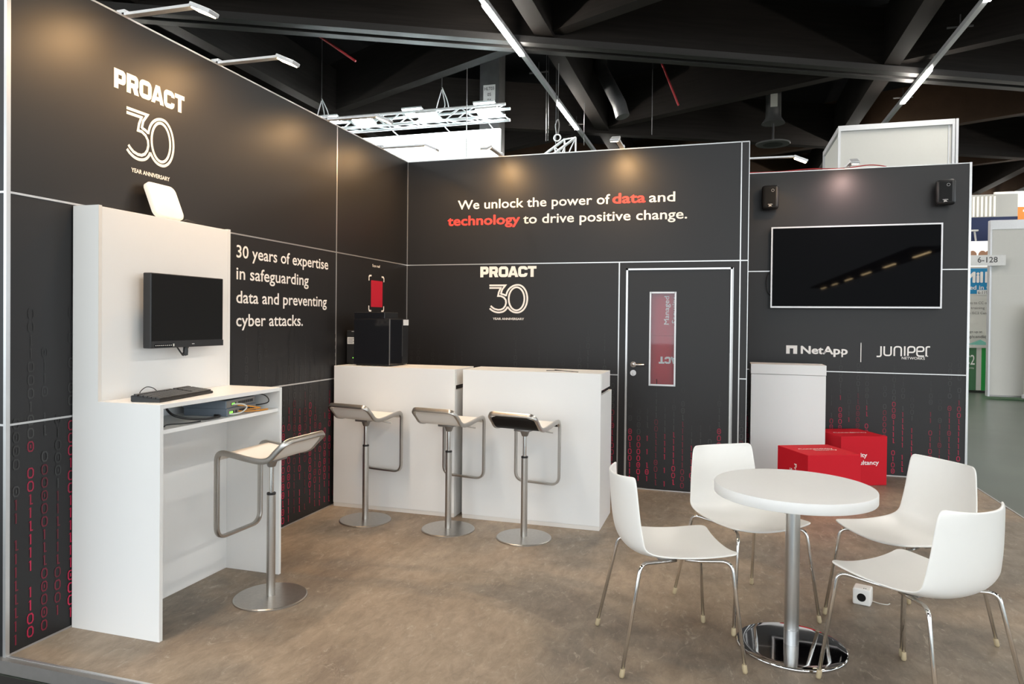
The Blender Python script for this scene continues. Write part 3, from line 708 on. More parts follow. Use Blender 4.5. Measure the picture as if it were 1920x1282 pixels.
tower((0.072, -1.062, 1.1048), 0, 0.115, 0.19, 0.275, 'small black computer tower with a paper sticker squeezed against the left wall', 'small')

# ================================================================== BAR STOOLS
def make_stool():
    t = thing('bar_stool', '', 'stool', (0, 0, 0), 0, 'white bar stools with steel frames')
    # side profile (x forward to the footrest, z up) with the normal of the seat surface
    prof = [(-.198, .845), (-.178, .830), (-.150, .799), (-.122, .771), (-.088, .756), (-.045, .753), (.015, .759), (.075, .768), (.120, .775), (.145, .778)]
    pr = [Vector((q.x, 0, q.y)) for q in [Vector((v.x, v.y)) for v in catmull([(a, b, 0) for a, b in prof], 4)]]
    HW = .168
    # closed frame: back edge, right side, front leg, footrest, left leg, left side
    def side(s): return [Vector((q.x, s * HW, q.z)) for q in pr]
    right = side(-1); left = side(1)
    fr = [Vector((-.178, 0, .842))]
    right = [q for q in right if -.152 < q.x < .10]; left = [q for q in left if -.152 < q.x < .10]
    path = [Vector((-.216, -HW, .860))] + right + [Vector((.205, -HW, .785)), Vector((.205, -HW, .335)), Vector((.205, HW, .335)), Vector((.205, HW, .785))] + left[::-1] + [Vector((-.216, HW, .860))]
    rad = [.050] + [0.0] * len(right) + [.060, .065, .065, .060] + [0.0] * len(left) + [.050]
    pts = fillet(path, rad, 8, closed=True)
    nr = []
    for i, q in enumerate(pts):
        tg = (pts[(i + 1) % len(pts)] - pts[i - 1]).normalized()
        if q.z < .70: n = Vector((1, 0, 0))
        elif q.x > .12:
            n = Vector((1, 0, 0)) * max(0, -1 * -abs(tg.z)) + Vector((0, 0, 1)) * abs(tg.x)
            if n.length < .05: n = Vector((1, 0, 0))
            n.normalize()
        elif abs(tg.y) > .25 and q.x < -.1: n = Vector((.62, 0, .78))
        else:
            n = Vector((-tg.z, 0, tg.x));
            if n.z < 0: n = -n
        nr.append(n)
    MB().sweep_rect(pts, nr, .028, .016).build('seat_frame', M['steel'], t, auto=40)
    # ply shell inside the frame
    vs = []; fs = []; n = 8; P_ = [Vector((-.206, 0, .852))] + pr + [Vector((.170, 0, .774)), Vector((.190, 0, .762)), Vector((.199, 0, .744))]
    def hw(i):
        return (HW - .062, HW - .040, HW - .028, HW - .021, HW - .016, HW - .012)[i] if i < 6 else HW - .008
    for lay in (0.004, -0.008):
        for i, q in enumerate(P_):
            a = P_[max(i - 1, 0)]; c = P_[min(i + 1, len(P_) - 1)]; tg = (c - a).normalized(); nn = Vector((-tg.z, 0, tg.x))
            for k in range(n + 1):
                y = hw(i) * (2 * k / n - 1); vs.append(q + nn * lay + Vector((0, y, 0)))
    m_ = len(P_); st = m_ * (n + 1)
    for i in range(m_ - 1):
        for k in range(n):
            a = i * (n + 1) + k; fs.append([a, a + 1, a + n + 2, a + n + 1]); fs.append([st + a, st + a + n + 1, st + a + n + 2, st + a + 1])
    for i in range(m_ - 1):
        for k in (0, n): a = i * (n + 1) + k; fs.append([a, a + n + 1, st + a + n + 1, st + a])
    for i in (0, m_ - 1):
        for k in range(n): a = i * (n + 1) + k; fs.append([a, a + 1, st + a + 1, st + a])
    b = MB(); b._add(vs, fs); b.build('seat', M['ply'], t, auto=50)
    b = MB(); b.box(-.06, .06, -.055, .055, .728, .744, .004); b.lathe([(.015, .690), (.020, .692), (.034, .728)], 20); b.build('seat_mount', M['steel_dk'], t, auto=40)
    MB().tube(fillet([(.0, -.03, .735), (.03, -.08, .733), (.05, -.185, .722)], .05), .005, 8).build('height_lever', M['steel'], t, smooth=True)
    b = MB(); b.lathe([(.0135, .545), (.0135, .692)], 20); b.build('piston', M['chrome'], t, auto=40)
    MB().lathe([(.023, .544), (.0235, .547), (.0235, .553), (.020, .556), (.0136, .556)], 24).build('collar', M['black'], t, auto=40)
    MB().lathe([(.0225, .0115), (.0225, .5438)], 28).build('pole', M['steel'], t, auto=40)
    MB().lathe([(.185, 0), (.187, .001), (.187, .006), (.182, .0100), (.03, .0118), (.001, .012)], 64).build('base', M['steel'], t, auto=30)
    return t
st0 = make_stool()
spots = [((.453, -1.629, 0), 80, 'bar stool in the corner, nearest the left wall, at the first counter'),
         ((1.109, -1.641, 0), 80, 'bar stool in front of the gap between the two counters'),
         ((1.667, -1.656, 0), 80, 'bar stool with a black underside at the counter beside the door'),
         ((.673, -3.05, 0), 178, 'bar stool standing alone at the white desk with the monitor')]
stools = []
for i, (l, a, lab) in enumerate(spots):
    if i == 0: st0.location = l; st0.rotation_euler = (0, 0, math.radians(a)); st0['label'] = lab; stools.append(st0)
    else: stools.append(copy_thing(st0, l, math.radians(a), lab))
# the third stool's seat gets black on its downward faces
for ch in stools[2].children:
    if ch.name.startswith('seat.') or ch.name == 'seat':
        me = ch.data.copy(); ch.data = me; me.materials.append(M['ply_dark']); ch['label'] = 'white seat with black underside'
        for p_ in me.polygons:
            c = p_.center
            nxt = p_.normal
            if nxt.z < -0.2: p_.material_index = 1

# ================================================================== ROUND TABLE
tb = thing('round_table', 'white round table on a steel column and polished disc base', 'table', (3.254, -2.80, 0))
MB().lathe([(.335, .691), (.343, .693), (.345, .696), (.345, .736), (.343, .7395), (.335, .740), (.001, .740)], 96).build('tabletop', M['white'], tb, auto=40)
MB().lathe([(.0315, .008), (.0315, .691)], 40).build('column', M['column'], tb, auto=40)
b = MB()
b.lathe([(.0325, .018), (.0325, .085), (.0316, .086)], 40); b.build('column_sleeve', M['column'], tb, auto=40)
MB().lathe([(.234, 0), (.238, .003), (.238, .008), (.235, .0115), (.231, .0125), (.20, .0142), (.10, .0165), (.034, .018), (.001, .018)], 96).build('base', M['mirror'], tb, auto=50)
MB().lathe([(.09, .680), (.09, .6905)], 32).build('mounting_plate', M['steel_dk'], tb, auto=40)

# ================================================================== CHAIRS
def make_chair():
    t = thing('shell_chair', '', 'chair', (0, 0, 0), 0, 'white shell chairs around the round table')
    prof = [(.252, .466, .185), (.243, .4665, .212), (.215, .4645, .222), (.15, .459, .224), (.07, .4545, .224), (-.02, .4515, .224), (-.09, .4515, .224), (-.145, .458, .223), (-.185, .475, .222), (-.212, .505, .219), (-.228, .55, .214), (-.238, .61, .208), (-.244, .67, .201), (-.249, .73, .194), (-.253, .775, .188), (-.255, .796, .180), (-.256, .803, .166)]
    n = 16; vs = []; fs = []
    for i, (x, z, hw) in enumerate(prof):
        a = prof[max(i - 1, 0)]; c = prof[min(i + 1, len(prof) - 1)]
        tg = Vector((c[0] - a[0], 0, c[1] - a[1])).normalized(); nn = Vector((tg.z, 0, -tg.x))     # up on the seat, forward on the back
        if nn.z < 0 and abs(tg.x) > abs(tg.z): nn = -nn
        nn = Vector((max(nn.x, 0), 0, max(nn.z, 0)))
        up = i / (len(prof) - 1)
        k = .024 if i < 5 else (.024 + (.062 - .024) * min(1, (i - 4) / 6))
        for j in range(n + 1):
            v = 2 * j / n - 1
            vs.append(Vector((x, v * hw, z)) + nn * (k * abs(v) ** 2.2))
    for i in range(len(prof) - 1):
        for j in range(n): a = i * (n + 1) + j; fs.append([a, a + 1, a + n + 2, a + n + 1])
    b = MB(); b._add(vs, fs); sh = b.build('seat_shell', M['shell'], t, smooth=True)
    md = sh.modifiers.new('thick', 'SOLIDIFY'); md.thickness = .010; md.offset = 0
    md = sh.modifiers.new('round', 'SUBSURF'); md.levels = 1; md.render_levels = 2
    for fx, tx in ((.266, .222), (-.262, -.172)):
        for s in (1, -1):
            tz = .455 if fx > 0 else .452
            path = fillet([(fx, s * .2475, .012), (tx, s * .196, tz), (tx * .45 + .01, s * .125, .434), (.03 + (.02 if fx > 0 else -.02), s * .105, .434)], [0, .045, .05, 0], 8)
            lg = MB().tube(path, .0082, 12).build('leg', M['chrome'], t, smooth=True)
            f = Vector((fx, s * .2475, 0)); dr = (Vector((tx, s * .196, tz)) - Vector((fx, s * .2475, .012))).normalized()
            q = f + Vector((0, 0, .004))
            MB().tube([f + Vector((0, 0, .0005)), q + dr * .004, q + dr * .030, q + dr * .034], 0, 12, rad=[.0080, .0110, .0102, .0086]).build('foot_cap', M['rubber'], lg, smooth=True)
    b = MB(); b.box(-.075, .085, .094, .116, .4405, .4475, .002); b.box(-.075, .085, -.116, -.094, .4405, .4475, .002); b.box(-.012, .028, -.105, .105, .4415, .4465, .001)
    b.build('under_frame', M['steel_dk'], t)
    return t
ch0 = make_chair()
cs = [((2.708, -2.987, 0), 21.5, 'white shell chair left of the round table, seen in profile facing right'),
      ((3.058, -2.409, 0), -55.5, 'white shell chair behind the round table, its seat half hidden by the tabletop'),
      ((3.808, -2.434, 0), 212.3, 'white shell chair right of the table, facing left with its backrest front showing'),
      ((3.696, -3.112, 0), 130, 'nearest white shell chair at the right, its rounded back turned to the viewer')]
for i, (l, a, lab) in enumerate(cs):
    if i == 0: ch0.location = l; ch0.rotation_euler = (0, 0, math.radians(a)); ch0['label'] = lab
    else: copy_thing(ch0, l, math.radians(a), lab)

# small white power cube on the floor
pc = thing('power_cube', 'small white cube with a round socket on the floor behind the chairs', 'power socket', (3.665, -2.145, 0), math.radians(-18))
MB().box(-.043, .043, -.043, .043, 0, .086, .009, 3).build('casing', M['shell'], pc, auto=50)
b = disc_y(MB(), 0, .042, .021, -.0455, -.0425); b.build('socket', M['screen_matt'], pc)
b = MB(); b.box(.006, .011, -.028, -.020, .0855, .0868); b.box(.015, .020, -.028, -.020, .0855, .0868); b.build('usb_port', M['black'], pc)
cable('cable', [(3.705, -2.10, .003), (3.74, -2.13, .003), (3.78, -2.14, .003), (3.80, -2.12, .003)], .0025, M['grey_cable'], 'short pale cable beside the white power cube on the floor')

# ================================================================== PEDESTAL AND RED CUBES
pd = thing('display_pedestal', 'white box pedestal with a lid below the wall screen', 'pedestal', (3.527, .83, 0))
MB().box(-.322, .322, -.150, .150, 0.0, 0.998, 0.0015).build('body', M['white'], pd)
MB().box(-.325, .325, -.153, .153, 1.001, 1.092, 0.002).build('lid', M['white'], pd)
def red_cube(loc, ang, label, group=None, s=.45):
    t = thing('cube_stool', label, 'stool cube', loc, math.radians(ang), 'red printed cubes')
    MB().box(-s / 2, s / 2, -s / 2, s / 2, 0, s, 0.004).build('cover', M['red_cube'], t)
    return t
# faces: front = local -y, left = local -x
c1 = red_cube((3.588 + .225 * math.cos(math.radians(25)) - .225 * math.sin(math.radians(25)), -.370 + .225 * math.sin(math.radians(25)) + .225 * math.cos(math.radians(25)), 0), 25, 'red cube standing nearer, partly hidden by the round table')
p = Print().text('Professional', -.125, .035, .29, .036, .02).text('Services', -.08, -.030, .2, .036, .02)
p.xf(lambda a, b: (b, -a)).lay('lettering', M['ink'], (-.225, 0, .225), (0, -1, 0), (0, 0, 1), c1)
p = Print().text('Connectivity', -.15, -.01, .30, .036, .02).text('Security', -.05, -.07, .20, .036, .02)
p.lay('lettering', M['ink'], (0, 0.03, .45), (1, 0, 0), (0, 1, 0), c1)
p = proact().xf(lambda a, b: (-.01 + a * .036, -.145 + b * .036)); p.lay('lettering', M['ink'], (0, -.225, .225), (1, 0, 0), (0, 0, 1), c1)
a2 = math.radians(23)
c2 = red_cube((4.401 - .225 * math.cos(a2) - .225 * math.sin(a2), .892 - .225 * math.sin(a2) + .225 * math.cos(a2), 0), 23, 'red cube standing farther back, against the white pedestal', s=.45)
p = Print().text('Security', -.185, .035, .215, .040, .02).text('Consultancy', -.185, -.035, .33, .040, .02)
p.lay('lettering', M['ink'], (0, -.225, .225), (1, 0, 0), (0, 0, 1), c2)
p = Print().text('Consultancy', -.17, 0, .33, .040, .02); p.lay('lettering', M['ink'], (0, -.03, .45), (1, 0, 0), (0, 1, 0), c2)
# cubes stacked inside the storage cabin, seen through the window of the door
for i in range(4):
    z = [0.0, .4505, .901, 1.3515][i]
    lab = ['red cube at the bottom of the stack inside the storage cabin', 'second red cube from the bottom in the storage cabin', 'red cube with upside-down lettering seen through the door window', 'red cube with sideways lettering, topmost behind the door window'][i]
    c = red_cube((2.50, .30, z), 0, lab)
    if i == 2:
        q = proact().xf(lambda a, b: (a * .062, b * .062)).xf(lambda a, b: (-(a - .323) , -b)); q.xf(lambda a, b: (a - .092, b + .042))
        q.lay('lettering', M['ink'], (0, -.225, .225), (1, 0, 0), (0, 0, 1), c)
    if i == 3:
        p = Print().text('Managed', -.125, .0, .25, .042, .01).text('Security', -.115, -.068, .23, .042, .01)
        p.xf(lambda a, b: (-b, a)).lay('lettering', M['ink'], (-.01, -.225, .225), (1, 0, 0), (0, 0, 1), c)

# ================================================================== WALL SCREEN AND SPEAKERS
tv = thing('wall_screen', 'large dark television in a silver frame on the right wall', 'television', (4.17, RW - .05, 1.63))
x0, x1, z0, z1 = 3.402, 4.920, 1.628, 2.436
b = MB(); yF = RW - .072
b.box(x0, x1, yF, RW - .03, z0, z0 + .016); b.box(x0, x1, yF, RW - .03, z1 - .014, z1); b.box(x0, x0 + .014, yF, RW - .03, z0 + .016, z1 - .014); b.box(x1 - .014, x1, yF, RW - .03, z0 + .016, z1 - .014)
R(b, tv, 'frame', M['silver'])
R(MB().box(x0 + .0142, x1 - .0142, yF + .004, RW - .032, z0 + .0162, z1 - .0142), tv, 'screen', M['screen'])
R(MB().box(x0 + .3, x1 - .3, RW - .0315, RW - .0005, z0 + .2, z1 - .2), tv, 'wall_bracket', M['black'])
R(MB().tube(catmull([(3.43, RW - .02, 2.02), (3.385, RW - .03, 1.98), (3.365, RW - .03, 1.90), (3.372, RW - .03, 1.82), (3.39, RW - .03, 1.77), (3.43, RW - .02, 1.74)], 6), .005, 8), tv, 'cable_loop', M['black'], smooth=True)
def speaker(x, z, label, yaw):
    t = thing('wall_speaker', label, 'speaker', (x, RW - .010, z), yaw, 'black wall speakers above the screen')
    b = MB(); b.box(-.080, .080, -.135, -.030, -.118, .118, .030, 4); b.build('cabinet', M['black'], t, auto=50)
    MB().box(-.052, .052, -.1385, -.1352, -.092, .092, 0.0015).build('grille', M['screen_matt'], t)
    MB().box(-.03, .03, -.0302, -.001, -.05, .05, .003).build('bracket', M['black'], t)
    p = Print().text('CONTROL', -.022, -.078, .044, .007, .03).text('JBL', -.015, -.094, .030, .012, .03)
    p.lay('badge', M['ink'], (0, -.1386, 0), (1, 0, 0), (0, 0, 1), t, label='small white speaker badge')
    p = Print().stroke([(.012 + .013 * math.cos(k * PI / 8), .062 + .013 * math.sin(k * PI / 8)) for k in range(16)], .003, True); p.lay('tweeter_ring', M['steel_dk'], (0.01, -.1386, 0), (1, 0, 0), (0, 0, 1), t)
    return t
speaker(3.388, 2.730, 'black wall speaker above the left end of the screen', math.radians(-2))
speaker(4.950, 2.715, 'black wall speaker above the right end of the screen', math.radians(-14))
cable('cable', [(3.16, RW + .02, 3.012), (3.5, RW + .03, 3.010), (3.75, RW + .02, 3.02), (4.05, RW + .03, 3.012), (4.3, RW + .02, 3.030), (4.45, RW + .02, 3.008)], .005, M['red_cable'], 'thin red cable lying along the top of the screen wall')

# ================================================================== HALL BEYOND THE BOOTH
# bright truss with floodlights and suspended sign behind the corner
ty = 5.5
tr = thing('lighting_truss', 'bright aluminium truss hanging behind the corner of the booth', 'truss', (-2.6, ty, 5.03))
b = MB(); xa, xb = -5.6, -.70
ch_ = [(ty - .14, 5.03), (ty + .14, 5.03), (ty - .14, 5.23), (ty + .14, 5.23)]
for (y, z) in ch_: b.bar((xa, y, z), (xb, y, z), .026, 10)
R(b, tr, 'chord', M['truss'], auto=40)
b = MB(); k = 0; x = xa
while x < xb - .05:
    x2 = min(x + .29, xb)
    for y in (ty - .14, ty + .14): b.bar((x, y, 5.03 if k % 2 else 5.23), (x2, y, 5.23 if k % 2 else 5.03), .011, 6)
    b.bar((x, ty - .14, 5.03), (x2, ty + .14, 5.03), .009, 6); b.bar((x2, ty - .14, 5.23), (x, ty + .14, 5.23), .009, 6); x = x2; k += 1
R(b, tr, 'lattice', M['truss'], auto=40)
def flood(x, y, z, label):
    t = thing('floodlight', label, 'floodlight', (x, y, z), 0, 'floodlights clamped to the bright truss')
    mx = Matrix.Rotation(-0.25, 4, 'X')
    MB().box(-.20, .20, -.13, .13, .0, .035, .006, mx=mx).build('housing', M['truss'], t)
    MB().box(-.185, .185, -.115, .115, -.012, -.0005, mx=mx).build('lens', M['flood'], t)
    MB().bar((-.1, .0, .03), (-.1, .12, -.02), .012).bar((.1, .0, .03), (.1, .12, -.02), .012).build('yoke', M['steel_dk'], t)
    ld = bpy.data.lights.new('flood_beam', 'AREA'); ld.shape = 'RECTANGLE'; ld.size = .4; ld.size_y = .25; ld.energy = FLOOD_POWER; ld.color = (.80, .97, 1)
    lo = bpy.data.objects.new('flood_beam', ld); COL.objects.link(lo); lo.parent = t; lo.location = (0, 0, -.03)
for x, y, z, lab in ((-4.25, ty + .05, 5.27, 'leftmost upper floodlight on the truss, above the left wall edge'), (-3.35, ty - .30, 5.06, 'left lower floodlight on the truss, just above the suspended sign'), (-2.52, ty + .05, 5.28, 'middle upper floodlight on top of the truss'), (-2.08, ty - .30, 5.07, 'middle lower floodlight in front of the truss'), (-1.13, ty + .05, 5.28, 'right upper floodlight at the end of the truss'), (-.97, ty - .29, 5.06, 'right lower floodlight at the end of the truss')): flood(x, y, z, lab)
sg = thing('hanging_sign', 'glowing white sign panel hanging under the bright truss', 'sign', (-2.6, 5.9, 4.0))
R(MB().box(-4.6, -.965, 5.88, 5.94, 3.80, 4.97, .004), sg, 'panel', M['litsign'])
b = MB()
for x in (-3.0, -1.95, -1.1): b.bar((x, 5.91, 4.97), (x, 5.66, 5.00), .010)
R(b, sg, 'hanger', M['truss'])
p = Print().text('BOIK', -1.95, 4.06, .62, .32, .03); o = p.lay('lettering', mat('pale_blue_print', (.45, .58, .70), .5), (0, 5.88, 0), (1, 0, 0), (0, 0, 1)); o.parent = sg; o.location = -Vector(sg.location); o['label'] = 'pale blue letters on the glowing sign'
def rigging(x, y, ztop, zbot, label, loops=True):
    t = thing('rigging_wire', label, 'wire', (x, y, zbot), 0, 'rigging wires from the roof')
    MB().bar((0, 0, .30 if loops else 0), (0, 0, ztop - zbot), .008, 6).build('cable', M['duct'], t)
    if loops:
        b = MB(); b.tube(catmull([(0, 0, .36), (-.07, 0, .15), (-.10, 0, .0), (-.02, 0, -.02), (.06, 0, .06), (.03, 0, .25), (0, 0, .36)], 6), .010, 8); b.tube(catmull([(0, 0, .4), (.06, .1, .2), (.09, .14, .02)], 6), .010, 8)
        b.build('sling', M['truss'], t, smooth=True)
    return t
rigging(-4.42, ty, 7.3, 5.27, 'rigging wire at the left end of the bright truss')
rigging(-1.95, ty, 7.3, 5.27, 'rigging wire at the middle of the bright truss')
rigging(-1.28, 5.0, 7.3, 4.0, 'single thin wire hanging in front of the glowing sign', False)
rigging(-.22, 6.5, 7.3, 4.85, 'thin wire with a hook right of the glowing sign', False)
rigging(.05, 6.0, 7.3, 4.6, 'thin wire left of the small truss end', False)
rigging(1.60, 7.5, 7.3, 5.1, 'thin rod hanging near the red sprinkler pipe', False)
rigging(-.36, 6.9, 7.3, 4.95, 'thin wire left of the hooked wire beside the glowing sign', False)
rigging(.33, 7.2, 7.3, 4.9, 'thin wire hanging behind the ring of the small truss end', False)
# second truss end with ring
t2 = thing('truss_end', 'end of a white truss with a ring rising over the back wall', 'truss', (.40, 5.2, 4.0))
b = MB()
A = [Vector((.62, 5.0, 4.47)), Vector((.62, 5.0, 4.22)), Vector((.40, 5.15, 4.49)), Vector((.40, 5.15, 4.22))]
dv = Vector((-.75, .35, -.36))
for q in A: b.bar(q, q + dv, .022, 10)
b.bar(A[0], A[1], .014); b.bar(A[0], A[2], .014); b.bar(A[2], A[3], .014); b.bar(A[1], A[3], .014)
for k in range(4):
    f0, f1 = k / 4, (k + 1) / 4
    b.bar(A[0] + dv * f0, A[1] + dv * f1, .010); b.bar(A[2] + dv * f1, A[3] + dv * f0, .010); b.bar(A[0] + dv * f1, A[2] + dv * f0, .010)
R(b, t2, 'frame', M['truss'], auto=40)
b = MB(); b.tube([(.30 + .055 * math.cos(2 * PI * k / 20), 5.05, 4.50 + .055 * math.sin(2 * PI * k / 20)) for k in range(20)], .013, 8, True); R(b, t2, 'ring', M['truss'], smooth=True)
b = MB(); b.tube(catmull([(.30, 5.05, 4.55), (.27, 5.05, 4.70), (.31, 5.05, 4.80), (.33, 5.05, 4.70), (.31, 5.05, 4.55)], 5), .012, 8); b.bar((.31, 5.05, 4.80), (.31, 5.05, 7.3), .006); R(b, t2, 'hook', M['duct'], smooth=True)
# vent with diffuser disc
vt = thing('ceiling_vent', 'grey air duct ending in a round diffuser disc above the screen wall', 'air vent', (3.93, 9.5, 5.25))
MB().lathe([(.155, .62), (.155, 2.05)], 28).build('duct', M['duct'], vt, auto=40)
MB().lathe([(.24, .44), (.16, .56), (.155, .62)], 28).build('cone', M['duct'], vt, auto=40)
MB().lathe([(.34, .0), (.35, .012), (.345, .03), (.2, .04), (.01, .05)], 40).build('diffuser_disc', M['duct'], vt, auto=40)
MB().lathe([(.20, -.006), (.19, -.002), (.01, -.002)], 32).build('disc_centre', M['black'], vt, auto=40)
MB().lathe([(.02, .05), (.02, .5)], 8).build('stem', M['black'], vt)
Print().poly([(-.07, .75), (.07, .75), (.07, 1.02), (-.07, 1.02)]).lay('sticker', M['grey_cable'], (0, -.158, 0), (1, 0, 0), (0, 0, 1), vt, label='pale sticker')
tag(MB().tube(fillet([(.55, 7.5, 7.29), (.62, 7.3, 6.4), (1.05, 6.9, 5.55), (1.12, 6.88, 5.30)], .2), .13, 16).build('air_duct', M['duct'], None, (.9, 7.1, 5.3), auto=40), 'angled dark air duct hanging under the roof behind the line light', 'air duct')
tag(MB().tube(fillet([(7.3, 7.6, 7.29), (7.45, 7.5, 6.6), (8.2, 7.9, 6.3), (9.5, 8.5, 6.3)], .25), .12, 16).build('air_duct', M['duct'], None, (8.2, 7.9, 6.2), auto=40), 'bent dark air duct near the top right corner of the picture', 'air duct')
cl = thing('hall_column', 'grey column with a white position sticker behind the bright truss', 'column', (-1.69, 7.6, -.06))
MB().box(-.21, .21, -.21, .21, 0, 7.35, .01).build('shaft', M['duct'], cl)
p = Print().poly([(-.13, 5.97), (.13, 5.97), (.13, 6.37), (-.13, 6.37)]); p.lay('sticker', M['label'], (0, -.21, .0), (1, 0, 0), (0, 0, 1), cl, label='white sticker')
p = Print().text('HLT03', -.105, 6.26, .21, .065, .01).text('05', -.04, 6.14, .08, .065, .01).text('04', -.04, 6.02, .08, .065, .01)
p.lay('lettering', M['grey_text'], (0, -.213, 0), (1, 0, 0), (0, 0, 1), cl)
for x0_, y0_, z0_, x1_, y1_, z1_, lab in ((-5.13, 3.35, 7.29, -2.48, 3.35, 5.42, 'red pipe slanting under the roof beam left of the truss'), (1.40, 6.6, 7.29, 2.15, 6.6, 5.35, 'red cable hanging right of the angled air duct')):
    tag(MB().bar((x0_, y0_, z0_), (x1_, y1_, z1_), .018).build('red_pipe', M['red_cable'], None, ((x0_ + x1_) / 2, (y0_ + y1_) / 2, min(z0_, z1_))), lab, 'pipe')
# white booth tower behind the screen wall
bt = thing('booth_tower', 'plain white booth tower rising behind the screen wall', 'booth', (5.1, 4.6, -.06))
b = MB(); b.box(4.43, 5.77, 4.03, 5.5, 0.0, 4.08); R(b, bt, 'panel', M['booth_white'])
b = MB()
for x in (4.40, 5.74): b.box(x, x + .03, 4.0, 4.03, 0, 4.12); 
b.box(5.78, 5.81, 4.0, 4.03, 0, 4.12); b.box(4.43, 5.74, 4.0, 4.03, 4.05, 4.12); b.box(4.40, 4.43, 4.03, 5.5, 4.05, 4.12); b.box(4.40, 4.43, 5.47, 5.5, 0, 4.05)
b.box(5.70, 5.712, 4.02, 4.03, 0, 4.05)
R(b, bt, 'frame', M['silver'])
# distant white booth at the right edge
wbth = thing('exhibition_booth', 'plain white booth wall across the aisle at the right edge', 'booth', (9.2, 10.9, -.06))
R(MB().box(8.30, 12.5, 10.55, 10.65, 0.03, 3.47), wbth, 'panel', M['booth_white'])
R(MB().box(8.265, 8.30, 10.53, 10.67, 0.0, 3.66).box(8.30, 12.5, 10.53, 10.67, 3.47, 3.66), wbth, 'frame', M['silver'])
R(MB().box(8.30, 12.5, 10.52, 10.67, 0.0, .03), wbth, 'plinth', M['steel_dk'])
R(MB().box(8.30, 12.5, 10.547, 10.552, 2.50, 2.515), wbth, 'panel_seam', M['grey_cable'])
pst = thing('display_stand', 'tall white display stand with dark print at the right edge of the picture', 'display stand', (9.1, 10.3, -.06))
R(MB().box(8.80, 9.8, 10.22, 10.34, .0, .08, .01), pst, 'base', M['silver']); R(MB().box(8.82, 9.8, 10.26, 10.30, .08, 1.9), pst, 'panel', M['booth_white'])
p = Print().poly([(8.82, .15), (8.95, .3), (8.95, .8), (8.82, .62)]).poly([(8.85, 1.02), (8.95, .98), (8.95, 1.15), (8.85, 1.1)]); o = p.lay('print', M['black'], (0, 10.26, 0), (1, 0, 0), (0, 0, 1)); o.parent = pst; o.location = -Vector(pst.location)
def arm_light(x, y, z, label, mats):
    t = thing('arm_spotlight', label, 'spotlight', (x, y, z), 0)
    MB().bar((0, 0, 0), (-.08, -.15, .22), .02).build('arm', M['shell'], t); MB().box(-.26, -.02, -.24, -.14, .20, .235, .006).build('lamp_head', mats, t); return t
arm_light(9.05, 10.53, 3.60, 'small lit arm lamp on top of the distant white booth', M['litsign'])
s6 = thing('booth_number_sign', 'white flag sign reading 6-128 on the distant white booth', 'sign', (8.19, 10.42, 2.70))
R(MB().box(7.70, 8.51, 10.41, 10.43, 2.71, 2.93, .003), s6, 'panel', M['label'])
p = Print().text('6-128', 8.005, 2.775, .36, .115, .015); o = p.lay('lettering', M['grey_text'], (0, 10.41, 0), (1, 0, 0), (0, 0, 1)); o.parent = s6; o.location = -Vector(s6.location)
R(MB().box(8.27, 8.32, 10.43, 10.53, 2.74, 2.90), s6, 'bracket', M['silver'])
gc = thing('reception_counter', 'green and white reception counter in the distance past the screen wall', 'counter', (8.5, 12.2, -.06))
R(MB().box(7.6, 8.50, 12.0, 12.4, 0, .965), gc, 'dark_front', M['green_dk']); R(MB().box(8.50, 8.60, 12.0, 12.4, 0, .965), gc, 'white_stripe', M['booth_white']); R(MB().box(8.60, 9.6, 12.0, 12.4, 0, .965), gc, 'bright_front', M['green']); R(MB().box(7.55, 9.65, 11.97, 12.43, .965, 1.03), gc, 'top', M['booth_white'])
p = Print().text('ISC2', 8.10, .58, .37, .22, .005).text('community', 8.20, .49, .26, .035); o = p.lay('lettering', M['ink'], (0, 12.0, 0), (1, 0, 0), (0, 0, 1)); o.parent = gc; o.location = -Vector(gc.location)
b = MB(); b._add([(8.42, 12.02, 1.031), (8.80, 12.02, 1.031), (8.80, 12.35, 1.031), (8.42, 12.35, 1.031), (8.62, 12.15, 1.15)], [(0, 1, 4), (1, 2, 4), (2, 3, 4), (3, 0, 4), (3, 2, 1, 0)])
tag(b.build('folded_cloth', M['teal'], None, (8.6, 12.2, 1.031)), 'teal cloth heap lying on the green counter', 'cloth')
po = thing('poster_wall', 'tall printed poster wall with a blue band behind the green counter', 'poster', (8.6, 12.75, -.06))
def PO(pr, n, m, lab=None):
    o = pr.lay(n, m, (0, 12.70, 0), (1, 0, 0), (0, 0, 1), off=.002 + .002 * PO.k); PO.k += 1; o.parent = po; o.location = -Vector(po.location)
    if lab: o['label'] = lab
PO.k = 0
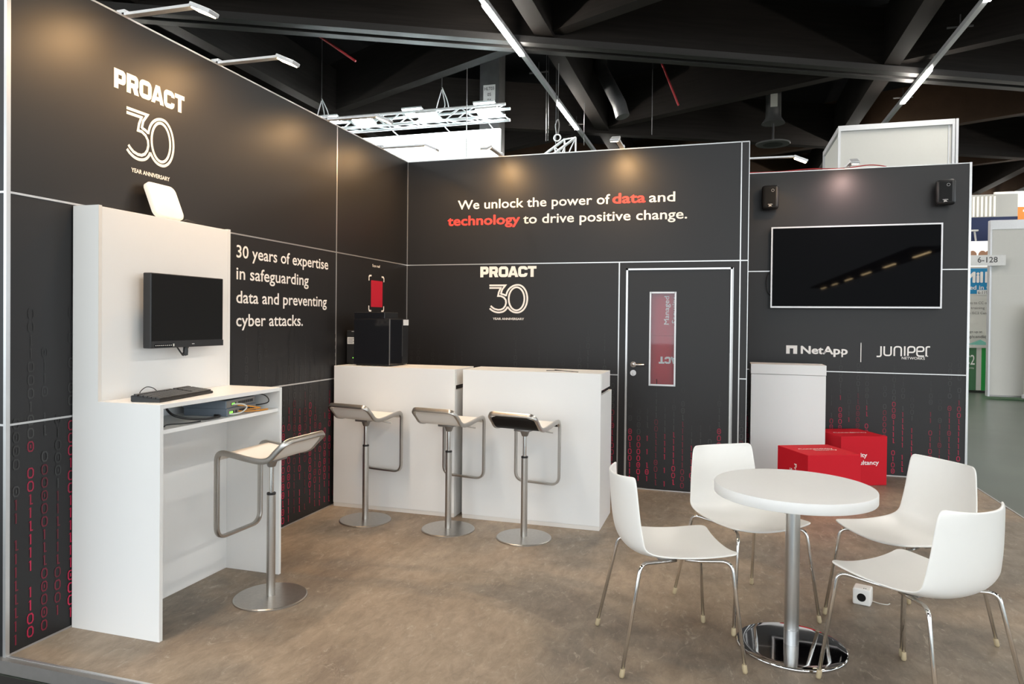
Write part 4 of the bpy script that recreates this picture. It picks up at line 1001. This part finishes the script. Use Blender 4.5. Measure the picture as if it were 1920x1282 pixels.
R(MB().box(7.8, 9.5, 12.70, 12.80, 0, 4.55), po, 'panel', M['booth_white'])
rect = lambda a, b_, c, d_: Print().poly([(a, c), (b_, c), (b_, d_), (a, d_)])
PO(rect(7.8, 9.5, 2.22, 2.82), 'blue_band', M['blue']); PO(rect(7.8, 9.5, 3.46, 4.02), 'navy_band', M['navy']); PO(rect(7.8, 9.5, 2.86, 3.46), 'photo', M['litwall'], 'bright group photo')
p = Print()
for cx_ in (8.60, 8.80, 8.93): p.poly([(cx_ + .09 * math.cos(2 * PI * k / 14), 3.12 + .12 * math.sin(2 * PI * k / 14)) for k in range(14)])
PO(p, 'face', M['skin'])
p = Print().text('Mil', 8.42, 2.48, .40, .26, .04).text('lion', 8.86, 2.48, .4, .26, .04).text('Certified in CC', 8.15, 2.32, .95, .10, .015); PO(p, 'lettering', M['ink'])
PO(rect(8.70, 9.0, 2.20, 2.31), 'white_tab', M['label'])
p = Print().text('6-119', 8.72, 2.215, .20, .07, .01)
for k, s_ in enumerate(('access to CC on', 'and training +', 'from ISC2 Cand')): p.text(s_, 8.42, 1.98 - .12 * k, .52, .055)
p.text('sign up at', 8.52, 1.30, .30, .05).text('org/candid', 8.45, 1.18, .46, .065); PO(p, 'small_print', M['grey_text'])
t = MB()
for k in range(14): t.box(7.9 + k * .085, 7.93 + k * .085, 12.64, 12.69, 4.03, 4.50)
R(t, po, 'slat', M['litsoft'])
arm_light(8.66, 12.69, 3.47, 'white arm lamp in front of the navy band of the poster wall', M['shell'])
ow = thing('lit_panel', 'brightly lit wall with orange letters above the distant white booth', 'booth', (10.7, 16, -.06))
R(MB().box(10.1, 12.5, 16.0, 16.1, 0, 5.15), ow, 'panel', M['litsoft'])
o = Print().poly([(10.36, 4.0), (10.52, 4.0), (10.52, 4.72), (10.36, 4.72)]).poly([(10.62, 4.0), (10.86, 4.0), (10.86, 4.72), (10.62, 4.72)]).lay('orange_print', M['orange'], (0, 16.0, 0), (1, 0, 0), (0, 0, 1)); o.parent = ow; o.location = -Vector(ow.location)
bpy.context.view_layer.update()
